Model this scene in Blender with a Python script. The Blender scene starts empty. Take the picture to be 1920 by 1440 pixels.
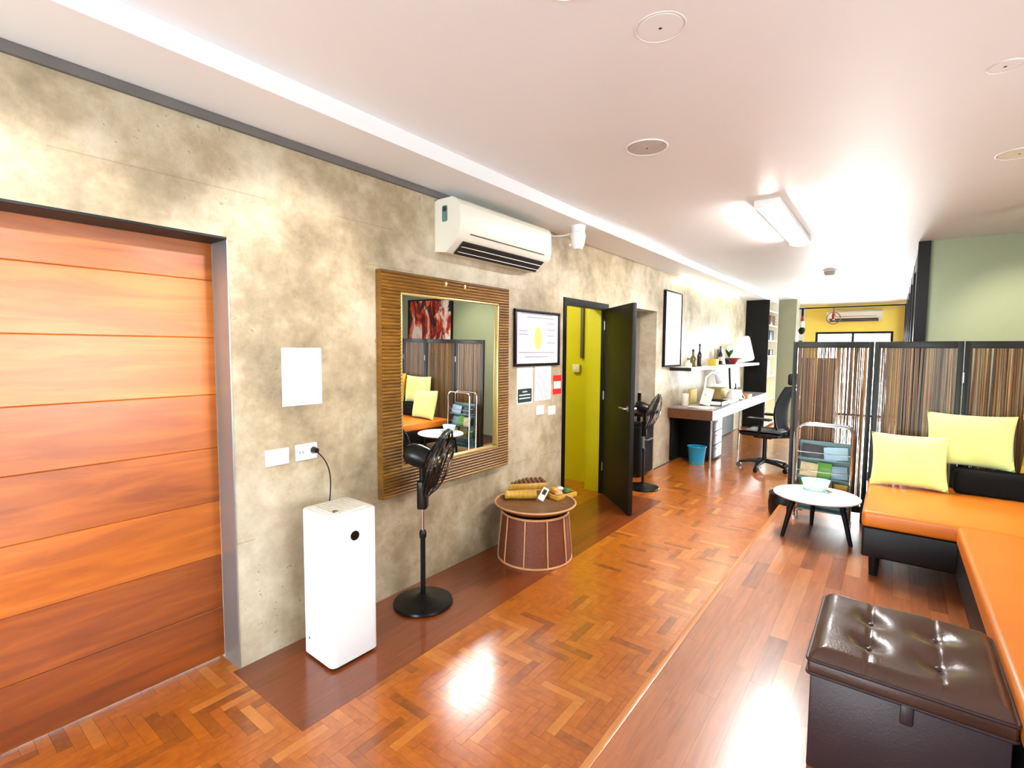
import bpy, bmesh, math, random
from mathutils import Vector, Matrix
rnd = random.Random(7)
R = math.radians
PI = math.pi
sc = bpy.context.scene
COL = sc.collection

# ---------------------------------------------------------------- camera
H = 1.51                                   # eye height above the parquet
F_PX, YAW, PITCH, ROLL = 939.48, R(37.2806), R(-3.916), R(-0.3971)
_f = Vector((-math.sin(YAW)*math.cos(PITCH), math.cos(YAW)*math.cos(PITCH), math.sin(PITCH)))
_r = Vector((math.cos(YAW), math.sin(YAW), 0)); _d = _f.cross(_r)
_r2 = math.cos(ROLL)*_r + math.sin(ROLL)*_d
_d2 = -math.sin(ROLL)*_r + math.cos(ROLL)*_d
cd = bpy.data.cameras.new('camera'); cam = bpy.data.objects.new('camera', cd); COL.objects.link(cam)
cd.sensor_width = 36; cd.lens = F_PX/1920*36; cd.clip_start = .05; cd.clip_end = 200
cam.matrix_world = Matrix(((_r2.x, -_d2.x, -_f.x, 0), (_r2.y, -_d2.y, -_f.y, 0), (_r2.z, -_d2.z, -_f.z, H), (0, 0, 0, 1)))
sc.camera = cam

# pixel of the photograph -> point on a floor height, or on a wall it touches
def _ray(x, y): return _r2*(x-960) + _d2*(y-720) + _f*F_PX
def fl(x, y, z=0):
    v = _ray(x, y); t = (z-H)/v.z; return Vector((v.x*t, v.y*t, z))
def onx(x, y, X):
    v = _ray(x, y); t = X/v.x; return Vector((X, v.y*t, v.z*t+H))
def ony(x, y, Y):
    v = _ray(x, y); t = Y/v.y; return Vector((v.x*t, Y, v.z*t+H))

# ---------------------------------------------------------------- world, daylight, exposure
w = bpy.data.worlds.new('sky'); sc.world = w; w.use_nodes = True
bg = w.node_tree.nodes['Background']; bg.inputs[0].default_value = (.86, .93, 1, 1); bg.inputs[1].default_value = 9.0

def area(name, loc, size, direction, power, col=(1, 1, 1)):
    l = bpy.data.lights.new(name, 'AREA'); l.shape = 'RECTANGLE'; l.size, l.size_y = size; l.energy = power; l.color = col
    o = bpy.data.objects.new(name, l); COL.objects.link(o); o.location = loc
    o.rotation_euler = Vector(direction).to_track_quat('-Z', 'Z').to_euler(); o['kind'] = 'helper'
    return o
area('daylight_far_window', (-.78, 14.35, 1.1), (1.5, 2.0), (0, -1, .15), 220, (.95, .98, 1))
area('daylight_side_glazing', (.75, 10.2, 1.3), (7.0, 2.3), (-1, 0, .25), 230, (.93, .97, 1))
area('lounge_fill', (3.75, 1.6, 1.5), (3.4, 1.9), (-1, 0, .45), 90, (.86, .94, 1))  # fill lamp outside an unseen window, added to light the near side
area('daylight_rear_window', (-1.2, -2.75, 1.2), (2.4, 1.9), (0, 1, .6), 110, (.82, .92, 1))
sc.view_settings.view_transform = 'Standard'; sc.view_settings.look = 'None'
sc.view_settings.gamma = 1; sc.view_settings.use_curve_mapping = False
sc.view_settings.exposure = 0.4
sc.cycles.max_bounces = 8; sc.cycles.diffuse_bounces = 4; sc.cycles.glossy_bounces = 4
sc.cycles.transparent_max_bounces = 12
sc.cycles.sample_clamp_indirect = 25; sc.cycles.use_denoising = True
sc.cycles.caustics_reflective = False; sc.cycles.caustics_refractive = False

# ---------------------------------------------------------------- materials
def srgb(c): return tuple((v/12.92 if v <= .04045 else ((v+.055)/1.055)**2.4) for v in c)
def rgb(r, g, b): return srgb((r/255, g/255, b/255))
class N:
    def __init__(s, name):
        s.m = bpy.data.materials.new(name); s.m.use_nodes = True; s.t = s.m.node_tree
        s.b = s.t.nodes['Principled BSDF']
    def n(s, typ, **k):
        o = s.t.nodes.new(typ)
        for a, v in k.items(): setattr(o, a, v)
        return o
    def l(s, a, b): s.t.links.new(a, b)
    def math(s, op, a, b=None):
        o = s.n('ShaderNodeMath', operation=op)
        for i, v in enumerate((a, b)):
            if v is None: continue
            if isinstance(v, (int, float)): o.inputs[i].default_value = v
            else: s.l(v, o.inputs[i])
        return o.outputs[0]
    def coords(s, stretch=(1, 1, 1), shift=True):
        tc = s.n('ShaderNodeTexCoord'); mp = s.n('ShaderNodeMapping'); mp.inputs['Scale'].default_value = stretch
        if shift:
            oi = s.n('ShaderNodeObjectInfo'); ge = s.n('ShaderNodeNewGeometry')
            k = s.math('ADD', s.math('MULTIPLY', oi.outputs['Random'], 37.), s.math('MULTIPLY', ge.outputs['Random Per Island'], 53.))
            ad = s.n('ShaderNodeVectorMath', operation='ADD'); s.l(tc.outputs['Object'], ad.inputs[0]); s.l(k, ad.inputs[1])
            s.l(ad.outputs[0], mp.inputs['Vector'])
        else: s.l(tc.outputs['Object'], mp.inputs['Vector'])
        return mp.outputs[0]
    def noise(s, vec, scale, detail=3, rough=.5, dist=0):
        o = s.n('ShaderNodeTexNoise'); s.l(vec, o.inputs['Vector'])
        o.inputs['Scale'].default_value = scale; o.inputs['Detail'].default_value = detail
        o.inputs['Roughness'].default_value = rough; o.inputs['Distortion'].default_value = dist
        return o.outputs['Fac']
    def ramp(s, fac, stops):
        o = s.n('ShaderNodeValToRGB'); s.l(fac, o.inputs[0]); e = o.color_ramp.elements
        while len(e) < len(stops): e.new(.5)
        for i, (p, c) in enumerate(stops): e[i].position = p; e[i].color = (*c[:3], 1)
        return o.outputs[0]
    def mix(s, fac, a, b, mode='MIX'):
        o = s.n('ShaderNodeMix', data_type='RGBA', blend_type=mode)
        for i, v in ((0, fac), (6, a), (7, b)):
            if isinstance(v, (int, float)): o.inputs[i].default_value = v
            elif isinstance(v, tuple): o.inputs[i].default_value = (*v[:3], 1)
            else: s.l(v, o.inputs[i])
        return o.outputs[2]
    def bump(s, h, strength, dist=.01):
        o = s.n('ShaderNodeBump'); o.inputs['Strength'].default_value = strength; o.inputs['Distance'].default_value = dist
        s.l(h, o.inputs['Height']); s.l(o.outputs[0], s.b.inputs['Normal'])
    def rand(s):
        oi = s.n('ShaderNodeObjectInfo'); ge = s.n('ShaderNodeNewGeometry')
        return s.math('FRACT', s.math('ADD', s.math('MULTIPLY', oi.outputs['Random'], 3.7), s.math('MULTIPLY', ge.outputs['Random Per Island'], 5.3)))

def mat(name, col, rough=.5, metal=0, var=.12, scale=8, bump=0, bscale=60, coat=0, stretch=(1, 1, 1), emit=0, ecol=None, alpha=1, sheen=0, spec=.5):
    s = N(name); v = s.coords(stretch)
    if var:
        c = s.ramp(s.noise(v, scale), [(.25, tuple(x*(1-var) for x in col)), (.75, tuple(min(1, x*(1+var)) for x in col))]); s.l(c, s.b.inputs['Base Color'])
    else: s.b.inputs['Base Color'].default_value = (*col, 1)
    s.b.inputs['Roughness'].default_value = rough; s.b.inputs['Metallic'].default_value = metal
    s.b.inputs['Coat Weight'].default_value = coat; s.b.inputs['Alpha'].default_value = alpha
    s.b.inputs['Specular IOR Level'].default_value = spec; s.b.inputs['Sheen Weight'].default_value = sheen
    if bump: s.bump(s.noise(v, bscale, 4), bump)
    if emit:
        s.b.inputs['Emission Color'].default_value = (*(ecol or col), 1); s.b.inputs['Emission Strength'].default_value = emit
    return s.m
def wood(name, stops, stretch, rough=.35, scale=3., coat=.3, piece=.5, bump=.08):
    """grain from stretched noise, each piece its own tone"""
    s = N(name); v = s.coords(stretch)
    g = s.noise(v, scale, 6, .6, .6)
    k = s.math('ADD', s.math('MULTIPLY', g, 1-piece), s.math('MULTIPLY', s.rand(), piece))
    s.l(s.ramp(k, stops), s.b.inputs['Base Color'])
    s.b.inputs['Roughness'].default_value = rough; s.b.inputs['Coat Weight'].default_value = coat; s.b.inputs['Coat Roughness'].default_value = .12
    if bump: s.bump(s.noise(v, scale*3, 4), bump, .004)
    return s.m
def concrete(name, dark, mid, light, joints=True):
    s = N(name); v = s.coords((1, 1, 1), False)
    a = s.noise(v, 1.3, 6, .62, .12); b = s.noise(v, 6.5, 8, .7, .1); c = s.noise(v, .45, 3, .5)
    k = s.math('ADD', s.math('MULTIPLY', a, .5), s.math('ADD', s.math('MULTIPLY', b, .3), s.math('MULTIPLY', c, .25)))
    col = s.ramp(k, [(.36, dark), (.5, mid), (.66, light)])
    # small bug holes and rough pour patches
    sp = s.noise(v, 26, 3, .6); pt = s.noise(v, 1.7, 2)
    m = s.math('MULTIPLY', s.math('GREATER_THAN', sp, .66), s.math('GREATER_THAN', pt, .56))
    col = s.mix(s.math('MULTIPLY', m, .45), col, dark)
    h = b
    if joints:
        sx = s.n('ShaderNodeSeparateXYZ'); s.l(v, sx.inputs[0]); z = sx.outputs[2]; y = sx.outputs[1]
        tot = None
        for ax, p, wd in ((z, 2.21, .0025), (z, 1.985, .0025), (z, .6, .003)):
            q = s.math('LESS_THAN', s.math('ABSOLUTE', s.math('SUBTRACT', ax, p)), wd)
            tot = q if tot is None else s.math('MAXIMUM', tot, q)
        tot = s.math('MULTIPLY', tot, s.math('GREATER_THAN', pt, .5))
        col = s.mix(s.math('MULTIPLY', tot, .3), col, dark)
        h = s.math('SUBTRACT', b, s.math('MULTIPLY', tot, .6))
    s.l(col, s.b.inputs['Base Color'])
    s.l(s.ramp(a, [(.3, (.34,)*3), (.7, (.56,)*3)]), s.b.inputs['Roughness'])
    s.bump(h, .22, .01)
    return s.m

M = {}
M['concrete'] = concrete('polished_concrete', rgb(92, 80, 60), rgb(165, 148, 118), rgb(214, 203, 180))
M['concrete_plain'] = concrete('plain_concrete', rgb(96, 90, 80), rgb(140, 132, 120), rgb(170, 162, 150), False)
M['ceiling'] = mat('white_ceiling_paint', rgb(230, 232, 234), .47, var=.02, scale=1.2)
M['white_wall'] = mat('white_wall_paint', rgb(225, 222, 218), .6, var=.03)
M['green_wall'] = mat('sage_green_paint', rgb(142, 152, 122), .6, var=.05, scale=1.5)
M['column'] = mat('grey_olive_paint', rgb(146, 144, 116), .6, var=.05, scale=1.5)
M['cert'] = mat('certificate_paper', rgb(206, 201, 210), .6, var=.02)
M['cert_ink'] = mat('certificate_ink', rgb(128, 122, 146), .6, var=.05)
M['lime'] = mat('lime_green_paint', rgb(206, 200, 10), .55, var=.05, scale=1)
M['yellow_wall'] = mat('yellow_paint', rgb(246, 220, 100), .6, var=.05, scale=1)
def strip_wood(name, dark, lo, hi, light, stretch, frac=(.06, .9), rough=.28, coat=.55, crough=.1):
    """most strips nearly one tone, a few clearly darker or paler"""
    s = N(name); v = s.coords(stretch); g = s.noise(v, 2.2, 5, .6, .4); r = s.rand()
    c = s.ramp(r, [(frac[0], dark), (frac[0]+.05, lo), (frac[1], hi), (min(.99, frac[1]+.06), light)])
    c = s.mix(.55, c, s.ramp(g, [(.3, tuple(x*.72 for x in lo)), (.7, tuple(min(1, x*1.18) for x in hi))]))
    s.l(c, s.b.inputs['Base Color']); s.b.inputs['Roughness'].default_value = rough
    s.b.inputs['Coat Weight'].default_value = coat; s.b.inputs['Coat Roughness'].default_value = crough
    s.bump(s.noise(v, 6, 4), .04, .003); return s.m
M['parquet'] = strip_wood('parquet_wood', rgb(92, 46, 12), rgb(168, 88, 16), rgb(190, 106, 22), rgb(226, 150, 66), (9, 9, 9), rough=.35, coat=1, crough=.17)
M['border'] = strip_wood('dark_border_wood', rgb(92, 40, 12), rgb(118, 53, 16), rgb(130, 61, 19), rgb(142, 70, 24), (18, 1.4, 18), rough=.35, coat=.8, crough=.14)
M['plank'] = strip_wood('platform_wood', rgb(96, 52, 32), rgb(156, 90, 50), rgb(178, 107, 60), rgb(208, 144, 92), (16, 1.5, 16), (.14, .88), rough=.35, coat=1, crough=.16)
M['nosing'] = wood('nosing_wood', [(.2, rgb(170, 96, 40)), (.8, rgb(222, 152, 86))], (20, 1.2, 20), .3, 3, .4, .2)
def _boards():
    s = N('red_teak_boards'); v = s.coords((10, 1.0, 9))
    g = s.noise(v, 1.6, 6, .6, .7); oi = s.n('ShaderNodeObjectInfo')
    k = s.math('ADD', s.math('MULTIPLY', g, .55), s.math('MULTIPLY', oi.outputs['Alpha'], .5))
    s.l(s.ramp(k, [(.22, rgb(96, 40, 10)), (.42, rgb(146, 70, 16)), (.62, rgb(192, 102, 26)), (.85, rgb(222, 140, 56))]), s.b.inputs['Base Color'])
    s.b.inputs['Roughness'].default_value = .33; s.b.inputs['Coat Weight'].default_value = .25; s.b.inputs['Coat Roughness'].default_value = .2
    s.bump(s.noise(v, 5, 4), .08, .004); return s.m
M['door_wood'] = _boards()
M['under_floor'] = mat('floor_screed', rgb(60, 32, 14), .6)
M['black_frame'] = mat('black_frame_paint', rgb(12, 10, 10), .45, var=.15, spec=.25)
M['black_door'] = mat('black_door_paint', rgb(18, 17, 11), .5, var=.2, scale=2, spec=.25)
M['metal_jamb'] = mat('grey_metal_jamb', rgb(168, 184, 190), .28, .75, var=.08, scale=3)
M['grey_trim'] = mat('grey_trim_paint', rgb(98, 92, 88), .5)
M['white_plastic'] = mat('white_plastic', rgb(238, 240, 240), .32, var=.02)
M['cream_plastic'] = mat('cream_plastic', rgb(226, 222, 206), .35, var=.03, scale=2)
M['black_plastic'] = mat('black_plastic', rgb(10, 9, 11), .3, var=.1, spec=.35)
M['matte_black'] = mat('matte_black', rgb(8, 8, 9), .6, var=.15, spec=.25)
M['dark_slot'] = mat('dark_slot', rgb(24, 20, 18), .6, var=.1)
M['chrome'] = mat('chrome', rgb(210, 212, 215), .16, 1, var=.03)
M['steel'] = mat('brushed_steel', rgb(178, 182, 184), .3, .9, var=.06)
M['paper'] = mat('white_paper', rgb(244, 244, 242), .7, var=.015)
M['paper_grey'] = mat('printed_grey', rgb(176, 172, 186), .7, var=.06)
M['paper_yellow'] = mat('printed_yellow', rgb(216, 208, 110), .7, var=.04)
M['paper_green'] = mat('printed_dark_green', rgb(26, 52, 46), .6, var=.06)
M['red'] = mat('red_print', rgb(206, 40, 32), .5, var=.05)
M['mirror_glass'] = mat('mirror_silver', (.9, .91, .9), .005, 1, var=0)
M['mirror_frame'] = wood('bamboo_weave', [(.2, rgb(78, 50, 10)), (.5, rgb(118, 78, 18)), (.8, rgb(156, 108, 32))], (3, 3, 12), .35, 3, .2, .2, .1)
M['gold'] = mat('gilt_lip', rgb(214, 190, 120), .28, .6, var=.08)
M['glass'] = None
M['cane'] = mat('cane_strip', rgb(206, 150, 100), .45, var=.18, scale=20)
M['cane_wall'] = mat('woven_cane_wall', rgb(112, 56, 32), .55, var=.25, scale=60, bump=.4, bscale=90)
M['bamboo'] = mat('bamboo', rgb(200, 152, 52), .4, var=.22, scale=14, stretch=(6, 1, 1))
M['bamboo_dark'] = mat('smoked_bamboo', rgb(112, 70, 34), .45, var=.25, scale=14)
M['orange_leather'] = mat('orange_leatherette', rgb(216, 122, 34), .36, var=.08, scale=3, bump=.06, bscale=180)
M['black_leather'] = mat('black_leatherette', rgb(12, 12, 13), .45, var=.12, spec=.3, bump=.08, bscale=160)
M['brown_leather'] = mat('brown_leather', rgb(66, 40, 30), .3, var=.14, scale=5, bump=.1, bscale=140, coat=.15)
M['aubergine_leather'] = mat('aubergine_leather', rgb(48, 32, 36), .45, var=.1, scale=4, bump=.08, bscale=140)
M['lime_fabric'] = mat('pale_lime_cotton', rgb(222, 231, 142), .85, var=.05, scale=5, bump=.12, bscale=240, sheen=.3)
M['black_fabric'] = mat('black_fabric', rgb(12, 12, 12), .9, spec=.2, var=.15, bump=.2, bscale=260)
M['screen_frame'] = mat('charcoal_stain', rgb(22, 24, 20), .42, spec=.35, var=.2, scale=6)
M['table_white'] = mat('white_lacquer', rgb(242, 243, 243), .18, var=.01)
M['aqua_plastic'] = mat('pale_aqua_plastic', rgb(196, 226, 222), .35, var=.03)
M['teal_sheet'] = mat('teal_grey_sheet', rgb(96, 128, 128), .4, var=.1)
M['blue_bin'] = mat('turquoise_plastic', rgb(24, 148, 190), .35, var=.08)
M['desk_brown'] = wood('brown_desk_laminate', [(.2, rgb(70, 40, 24)), (.8, rgb(112, 72, 46))], (12, 1, 12), .35, 3, .1, .2, .03)
M['desk_top'] = mat('grey_desk_top', rgb(150, 142, 144), .25, var=.05)
M['mesh_black'] = mat('black_mesh_back', rgb(10, 10, 11), .6, spec=.3, var=.2, bump=.4, bscale=300)
M['lamp_on'] = mat('lit_diffuser', (1, .98, .95), .4, var=0, emit=130, ecol=(1, .97, .94))
M['tube_on'] = mat('lit_warm_tube', (1, .95, .85), .4, var=0, emit=14, ecol=(1, .82, .58))
M['bulb_on'] = mat('lit_bulb', (1, .95, .85), .4, var=0, emit=420, ecol=(1, .93, .8))
M['spot_on'] = mat('lit_spot_lens', (1, .92, .8), .4, var=0, emit=30, ecol=(1, .84, .6))
M['grey_disc'] = mat('grey_grille', rgb(188, 182, 176), .6, var=.06, bump=.3, bscale=300)
M['patio'] = mat('pale_patio', rgb(205, 205, 200), .8, var=.08, scale=1)
M['leaf'] = mat('leaf_green', rgb(52, 92, 38), .5, var=.3, scale=12)
M['orange_book'] = mat('orange_cover', rgb(226, 138, 52), .5, var=.05)
M['yellow_book'] = mat('yellow_cover', rgb(226, 190, 70), .5, var=.05)
M['navy'] = mat('navy_cover', rgb(24, 34, 58), .45, var=.08)
M['green_book'] = mat('green_cover', rgb(96, 158, 44), .45, var=.12)
M['blue_book'] = mat('pale_blue_cover', rgb(150, 182, 200), .45, var=.12)
M['beige_book'] = mat('beige_cover', rgb(208, 186, 140), .5, var=.15, scale=30)
M['dark_book'] = mat('dark_cover', rgb(40, 38, 42), .45, var=.3, scale=40)
M['kraft'] = mat('kraft_board', rgb(204, 178, 108), .7, var=.06)
M['bottle'] = mat('dark_brown_glass', rgb(44, 26, 14), .12, var=.1)
M['bottle_olive'] = mat('olive_glass', rgb(96, 84, 22), .15, var=.1)
M['ceramic'] = mat('cream_ceramic', rgb(230, 224, 208), .3, var=.04)
M['red_ceramic'] = mat('red_ceramic', rgb(150, 30, 26), .25, var=.1)
M['teal_plastic'] = mat('teal_plastic', rgb(26, 92, 86), .4, var=.1)
def _reed():
    s = N('reed_sticks'); v = s.coords((40, 40, 2))
    k = s.math('ADD', s.math('MULTIPLY', s.noise(v, 2, 3), .4), s.math('MULTIPLY', s.rand(), .6))
    s.l(s.ramp(k, [(.15, rgb(40, 27, 13)), (.5, rgb(102, 70, 33)), (.75, rgb(146, 106, 54)), (.95, rgb(204, 172, 112))]), s.b.inputs['Base Color'])
    s.b.inputs['Roughness'].default_value = .4
    return s.m
M['reed'] = _reed()
def _glass():
    s = N('clear_glass'); tr = s.n('ShaderNodeBsdfTransparent'); gl = s.n('ShaderNodeBsdfGlossy'); gl.inputs['Roughness'].default_value = .02
    tr.inputs[0].default_value = (.96, .98, .97, 1); v = s.coords(); fr = s.n('ShaderNodeFresnel'); fr.inputs[0].default_value = 1.3
    mx = s.n('ShaderNodeMixShader'); s.l(fr.outputs[0], mx.inputs[0]); s.l(tr.outputs[0], mx.inputs[1]); s.l(gl.outputs[0], mx.inputs[2])
    s.l(mx.outputs[0], s.t.nodes['Material Output'].inputs[0]); return s.m
M['glass'] = _glass()
def _painting():
    s = N('abstract_paint'); v = s.coords((1.2, 1, .55), False)
    a = s.noise(v, 3.2, 5, .6, 1.2); b = s.noise(v, 5.5, 3, .5, .6)
    c = s.ramp(a, [(.34, rgb(24, 16, 18)), (.42, rgb(120, 20, 14)), (.46, rgb(206, 34, 22)), (.5, rgb(226, 110, 40)), (.55, rgb(238, 226, 214))])
    s.l(s.mix(s.ramp(b, [(.55, (0, 0, 0)), (.62, (1, 1, 1))]), c, rgb(20, 14, 20)), s.b.inputs['Base Color'])
    s.b.inputs['Roughness'].default_value = .45
    return s.m
M['painting'] = _painting()
def _pattern():
    s = N('yellow_patterned_fabric'); v = s.coords((1, 1, 1), False)
    sx = s.n('ShaderNodeSeparateXYZ'); s.l(v, sx.inputs[0])
    a = s.noise(v, 16, 3, .6, 1.5)
    pr = s.ramp(a, [(.44, rgb(30, 32, 26)), (.5, rgb(120, 116, 84)), (.58, rgb(216, 176, 50))])
    ax = s.math('LESS_THAN', s.math('ABSOLUTE', sx.outputs[2]), .1)
    ay = s.math('LESS_THAN', s.math('ABSOLUTE', sx.outputs[0]), .15)
    s.l(s.mix(s.math('MULTIPLY', ax, ay), rgb(228, 178, 40), pr), s.b.inputs['Base Color'])
    s.b.inputs['Roughness'].default_value = .85
    return s.m
M['pattern_fabric'] = _pattern()

# ---------------------------------------------------------------- mesh helpers
class B:
    def __init__(s): s.bm = bmesh.new()
    def box(s, x0, y0, z0, x1, y1, z1, bev=0, seg=2, mtx=None):
        x0, x1 = min(x0, x1), max(x0, x1); y0, y1 = min(y0, y1), max(y0, y1); z0, z1 = min(z0, z1), max(z0, z1)
        m = Matrix.Translation(((x0+x1)/2, (y0+y1)/2, (z0+z1)/2)) @ Matrix.Diagonal((x1-x0, y1-y0, z1-z0, 1))
        g = bmesh.ops.create_cube(s.bm, size=1, matrix=(mtx @ m) if mtx else m)
        if bev:
            ed = {e for v in g['verts'] for e in v.link_edges}
            bmesh.ops.bevel(s.bm, geom=list(ed), offset=bev, segments=seg, affect='EDGES', profile=.5)
        return s
    def cyl(s, p0, p1, r0, r1=None, n=16):
        p0, p1 = Vector(p0), Vector(p1); d = p1-p0
        m = Matrix.Translation((p0+p1)/2) @ d.to_track_quat('Z', 'Y').to_matrix().to_4x4()
        bmesh.ops.create_cone(s.bm, cap_ends=True, segments=n, radius1=r0, radius2=r0 if r1 is None else r1, depth=d.length, matrix=m)
        return s
    def lathe(s, prof, n=32, c=(0, 0, 0), sx=1, sy=1, mtx=None):
        rings = []
        for r, z in prof:
            ring = []
            for i in range(n if r > 1e-6 else 1):
                a = 2*PI*i/n; p = Vector((c[0]+r*math.cos(a)*sx, c[1]+r*math.sin(a)*sy, c[2]+z))
                ring.append(s.bm.verts.new(mtx @ p if mtx else p))
            rings.append(ring)
        for a, b in zip(rings, rings[1:]):
            for i in range(n):
                va = [a[i % len(a)], a[(i+1) % len(a)]] if len(a) > 1 else [a[0]]
                vb = [b[(i+1) % len(b)], b[i % len(b)]] if len(b) > 1 else [b[0]]
                if len(va)+len(vb) >= 3: s.bm.faces.new(va+vb)
        return s
    def tube(s, pts, r, n=8, closed=False, mtx=None):
        pts = [Vector(p) for p in pts]; k = len(pts); rings = []; prev = None
        for i, p in enumerate(pts):
            t = (pts[(i+1) % k]-pts[i-1]) if closed else (pts[min(i+1, k-1)]-pts[max(i-1, 0)])
            t.normalize()
            if prev is None: u = t.orthogonal().normalized()
            else: u = (prev - t*prev.dot(t)).normalized()
            prev = u; v = t.cross(u)
            rr = r[i] if isinstance(r, (list, tuple)) else r
            ring = []
            for j in range(n):
                q = p + rr*(math.cos(2*PI*j/n)*u + math.sin(2*PI*j/n)*v)
                ring.append(s.bm.verts.new(mtx @ q if mtx else q))
            rings.append(ring)
        for i in range(k if closed else k-1):
            a, b = rings[i], rings[(i+1) % k]
            for j in range(n): s.bm.faces.new((a[j], a[(j+1) % n], b[(j+1) % n], b[j]))
        if not closed:
            s.bm.faces.new(rings[0][::-1]); s.bm.faces.new(rings[-1])
        return s
    def ball(s, c, r, sc3=(1, 1, 1), seg=16):
        m = Matrix.Translation(c) @ Matrix.Diagonal((*sc3, 1))
        bmesh.ops.create_uvsphere(s.bm, u_segments=seg, v_segments=seg//2+2, radius=r, matrix=m); return s
    def prism(s, poly, axis, a, b):
        """poly: 2-D outline, extruded along axis from a to b"""
        def P(u, v, k): return {'x': (k, u, v), 'y': (u, k, v), 'z': (u, v, k)}[axis]
        va = [s.bm.verts.new(P(u, v, a)) for u, v in poly]; vb = [s.bm.verts.new(P(u, v, b)) for u, v in poly]
        s.bm.faces.new(va[::-1]); s.bm.faces.new(vb); n = len(poly)
        for i in range(n): s.bm.faces.new((va[i], va[(i+1) % n], vb[(i+1) % n], vb[i]))
        return s
    def grid(s, f, nu, nv, closed=False):
        g = [[s.bm.verts.new(f(i/nu, j/nv)) for j in range(nv+1)] for i in range(nu+1)]
        for i in range(nu):
            for j in range(nv): s.bm.faces.new((g[i][j], g[i+1][j], g[i+1][j+1], g[i][j+1]))
        return s
    def cushion(s, wd, ht, th, mtx=None, n=18):
        """pillow in the local XZ plane, pinched corners"""
        def P(u, v, side):
            a, b = 2*u-1, 2*v-1
            t = max(0, (1-abs(a)**3.2))**.6 * max(0, (1-abs(b)**3.2))**.6
            sq = 1-.07*(1-abs(a*b))
            x = a*wd/2*(sq if abs(b) > .5 or True else 1); z = b*ht/2*sq
            x = a*wd/2*(1-.07*(1-b*b)*abs(a)**6); z = b*ht/2*(1-.07*(1-a*a)*abs(b)**6)
            p = Vector((x, side*th/2*t*(1+.05*math.sin(7*a+3*b)), z)); return mtx @ p if mtx else p
        for sd in (-1, 1): s.grid(lambda u, v: P(u, v, sd), n, n)
        bmesh.ops.remove_doubles(s.bm, verts=s.bm.verts[:], dist=.0006)
        return s
    def mesh(s, name, smooth=40):
        bmesh.ops.recalc_face_normals(s.bm, faces=s.bm.faces[:])
        me = bpy.data.meshes.new(name); s.bm.to_mesh(me); s.bm.free()
        if smooth:
            me.polygons.foreach_set('use_smooth', [True]*len(me.polygons)); me.set_sharp_from_angle(angle=R(smooth))
        return me
def link(name, me, m=None, parent=None, loc=None, rot=None):
    o = bpy.data.objects.new(name, me); COL.objects.link(o)
    if m is not None and not len(me.materials): me.materials.append(M[m])
    if parent is not None: o.parent = parent
    if loc is not None: o.location = loc
    if rot is not None: o.rotation_euler = rot
    return o
def obj(name, b, m, parent=None, loc=None, rot=None, smooth=40): return link(name, b.mesh(name, smooth), m, parent, loc, rot)
def tag(o, label, cat, group=None):
    o['label'] = label; o['category'] = cat
    if group: o['group'] = group
    return o
def thing(name, label, cat, loc=(0, 0, 0), rotz=0, group=None):
    o = bpy.data.objects.new(name, None); COL.objects.link(o); o.empty_display_size = .1
    o.location = loc; o.rotation_euler = (0, 0, rotz); return tag(o, label, cat, group)
def single(name, b, m, label, cat, loc=(0, 0, 0), rot=(0, 0, 0), group=None, smooth=40):
    return tag(obj(name, b, m, None, loc, rot, smooth), label, cat, group)
def struct(name, b, m, parent=None, smooth=0, loc=None):
    o = obj(name, b, m, parent, loc, None, smooth)
    if parent is None: o['kind'] = 'structure'
    return o
def rrect(x0, y0, x1, y1, r, n=5):
    out = []
    for cx, cy, a0 in ((x1-r, y1-r, 0), (x0+r, y1-r, 90), (x0+r, y0+r, 180), (x1-r, y0+r, 270)):
        for i in range(n+1): a = R(a0+90*i/n); out.append((cx+r*math.cos(a), cy+r*math.sin(a)))
    return out

# ================================================================ ROOM
WX = -2.385                # face of the concrete wall
SZ, CZ = 2.515, 2.60       # soffit and ceiling heights
SX = -2.0                  # soffit edge
PZ, PX, PY = .15, -.75, 4.93   # platform height, edge, end
GY = 6.45                  # sage wall
FY = 14.0                  # far wall
RX = 3.3; BY = -2.4
D1 = (-1.3, 1.03, 2.0)    # sliding door opening y0,y1,top
D2 = (3.885, 4.765, 1.985)
NI = (5.15, 6.116, 2.0)

b = B(); T = .22
def wl(y0, y1, z0, z1): b.box(WX-T, y0, z0, WX, y1, z1)
wl(BY-.2, D1[0], 0, SZ); wl(D1[0], D1[1], D1[2], SZ); wl(D1[1], D2[0], 0, SZ); wl(D2[0], D2[1], D2[2], SZ)
wl(D2[1], NI[0], 0, SZ); wl(NI[0], NI[1], NI[2], SZ); wl(NI[1], FY, 0, SZ)
struct('wall_left', b, 'concrete')
# alcove behind the opening beside the whiteboard
b = B(); b.box(-3.0, NI[0]-.1, 0, WX-T+.001, NI[0], 2.3).box(-3.0, NI[1], 0, WX-T+.001, NI[1]+.1, 2.3).box(-3.0, NI[0], NI[2]+.05, WX-T+.001, NI[1], 2.3)
struct('wall_alcove', b, 'concrete_plain')
b = B(); b.box(-3.1, NI[0]-.1, 0, -3.0, NI[1]+.1, 2.3); struct('wall_alcove_back', b, 'white_wall')
# lime room behind the black door
b = B()
b.box(WX-T, D2[1]-.004, 0, WX-.05, D2[1]+.002, D2[2]).box(-4.2, 5.0, 0, WX-T, 5.08, 2.5).box(-4.28, 2.6, 0, -4.2, 5.08, 2.5).box(-4.2, 2.52, 0, WX-T, 2.6, 2.5).box(WX-T-.02, 2.6, 0, WX-T, D2[0], 2.5).box(WX-T-.02, D2[1], 0, WX-T, 5.0, 2.5)
struct('wall_lime_room', b, 'lime')
struct('ceiling_lime_room', B().box(-4.28, 2.52, 2.5, WX-T, 5.08, 2.56), 'ceiling')
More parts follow.
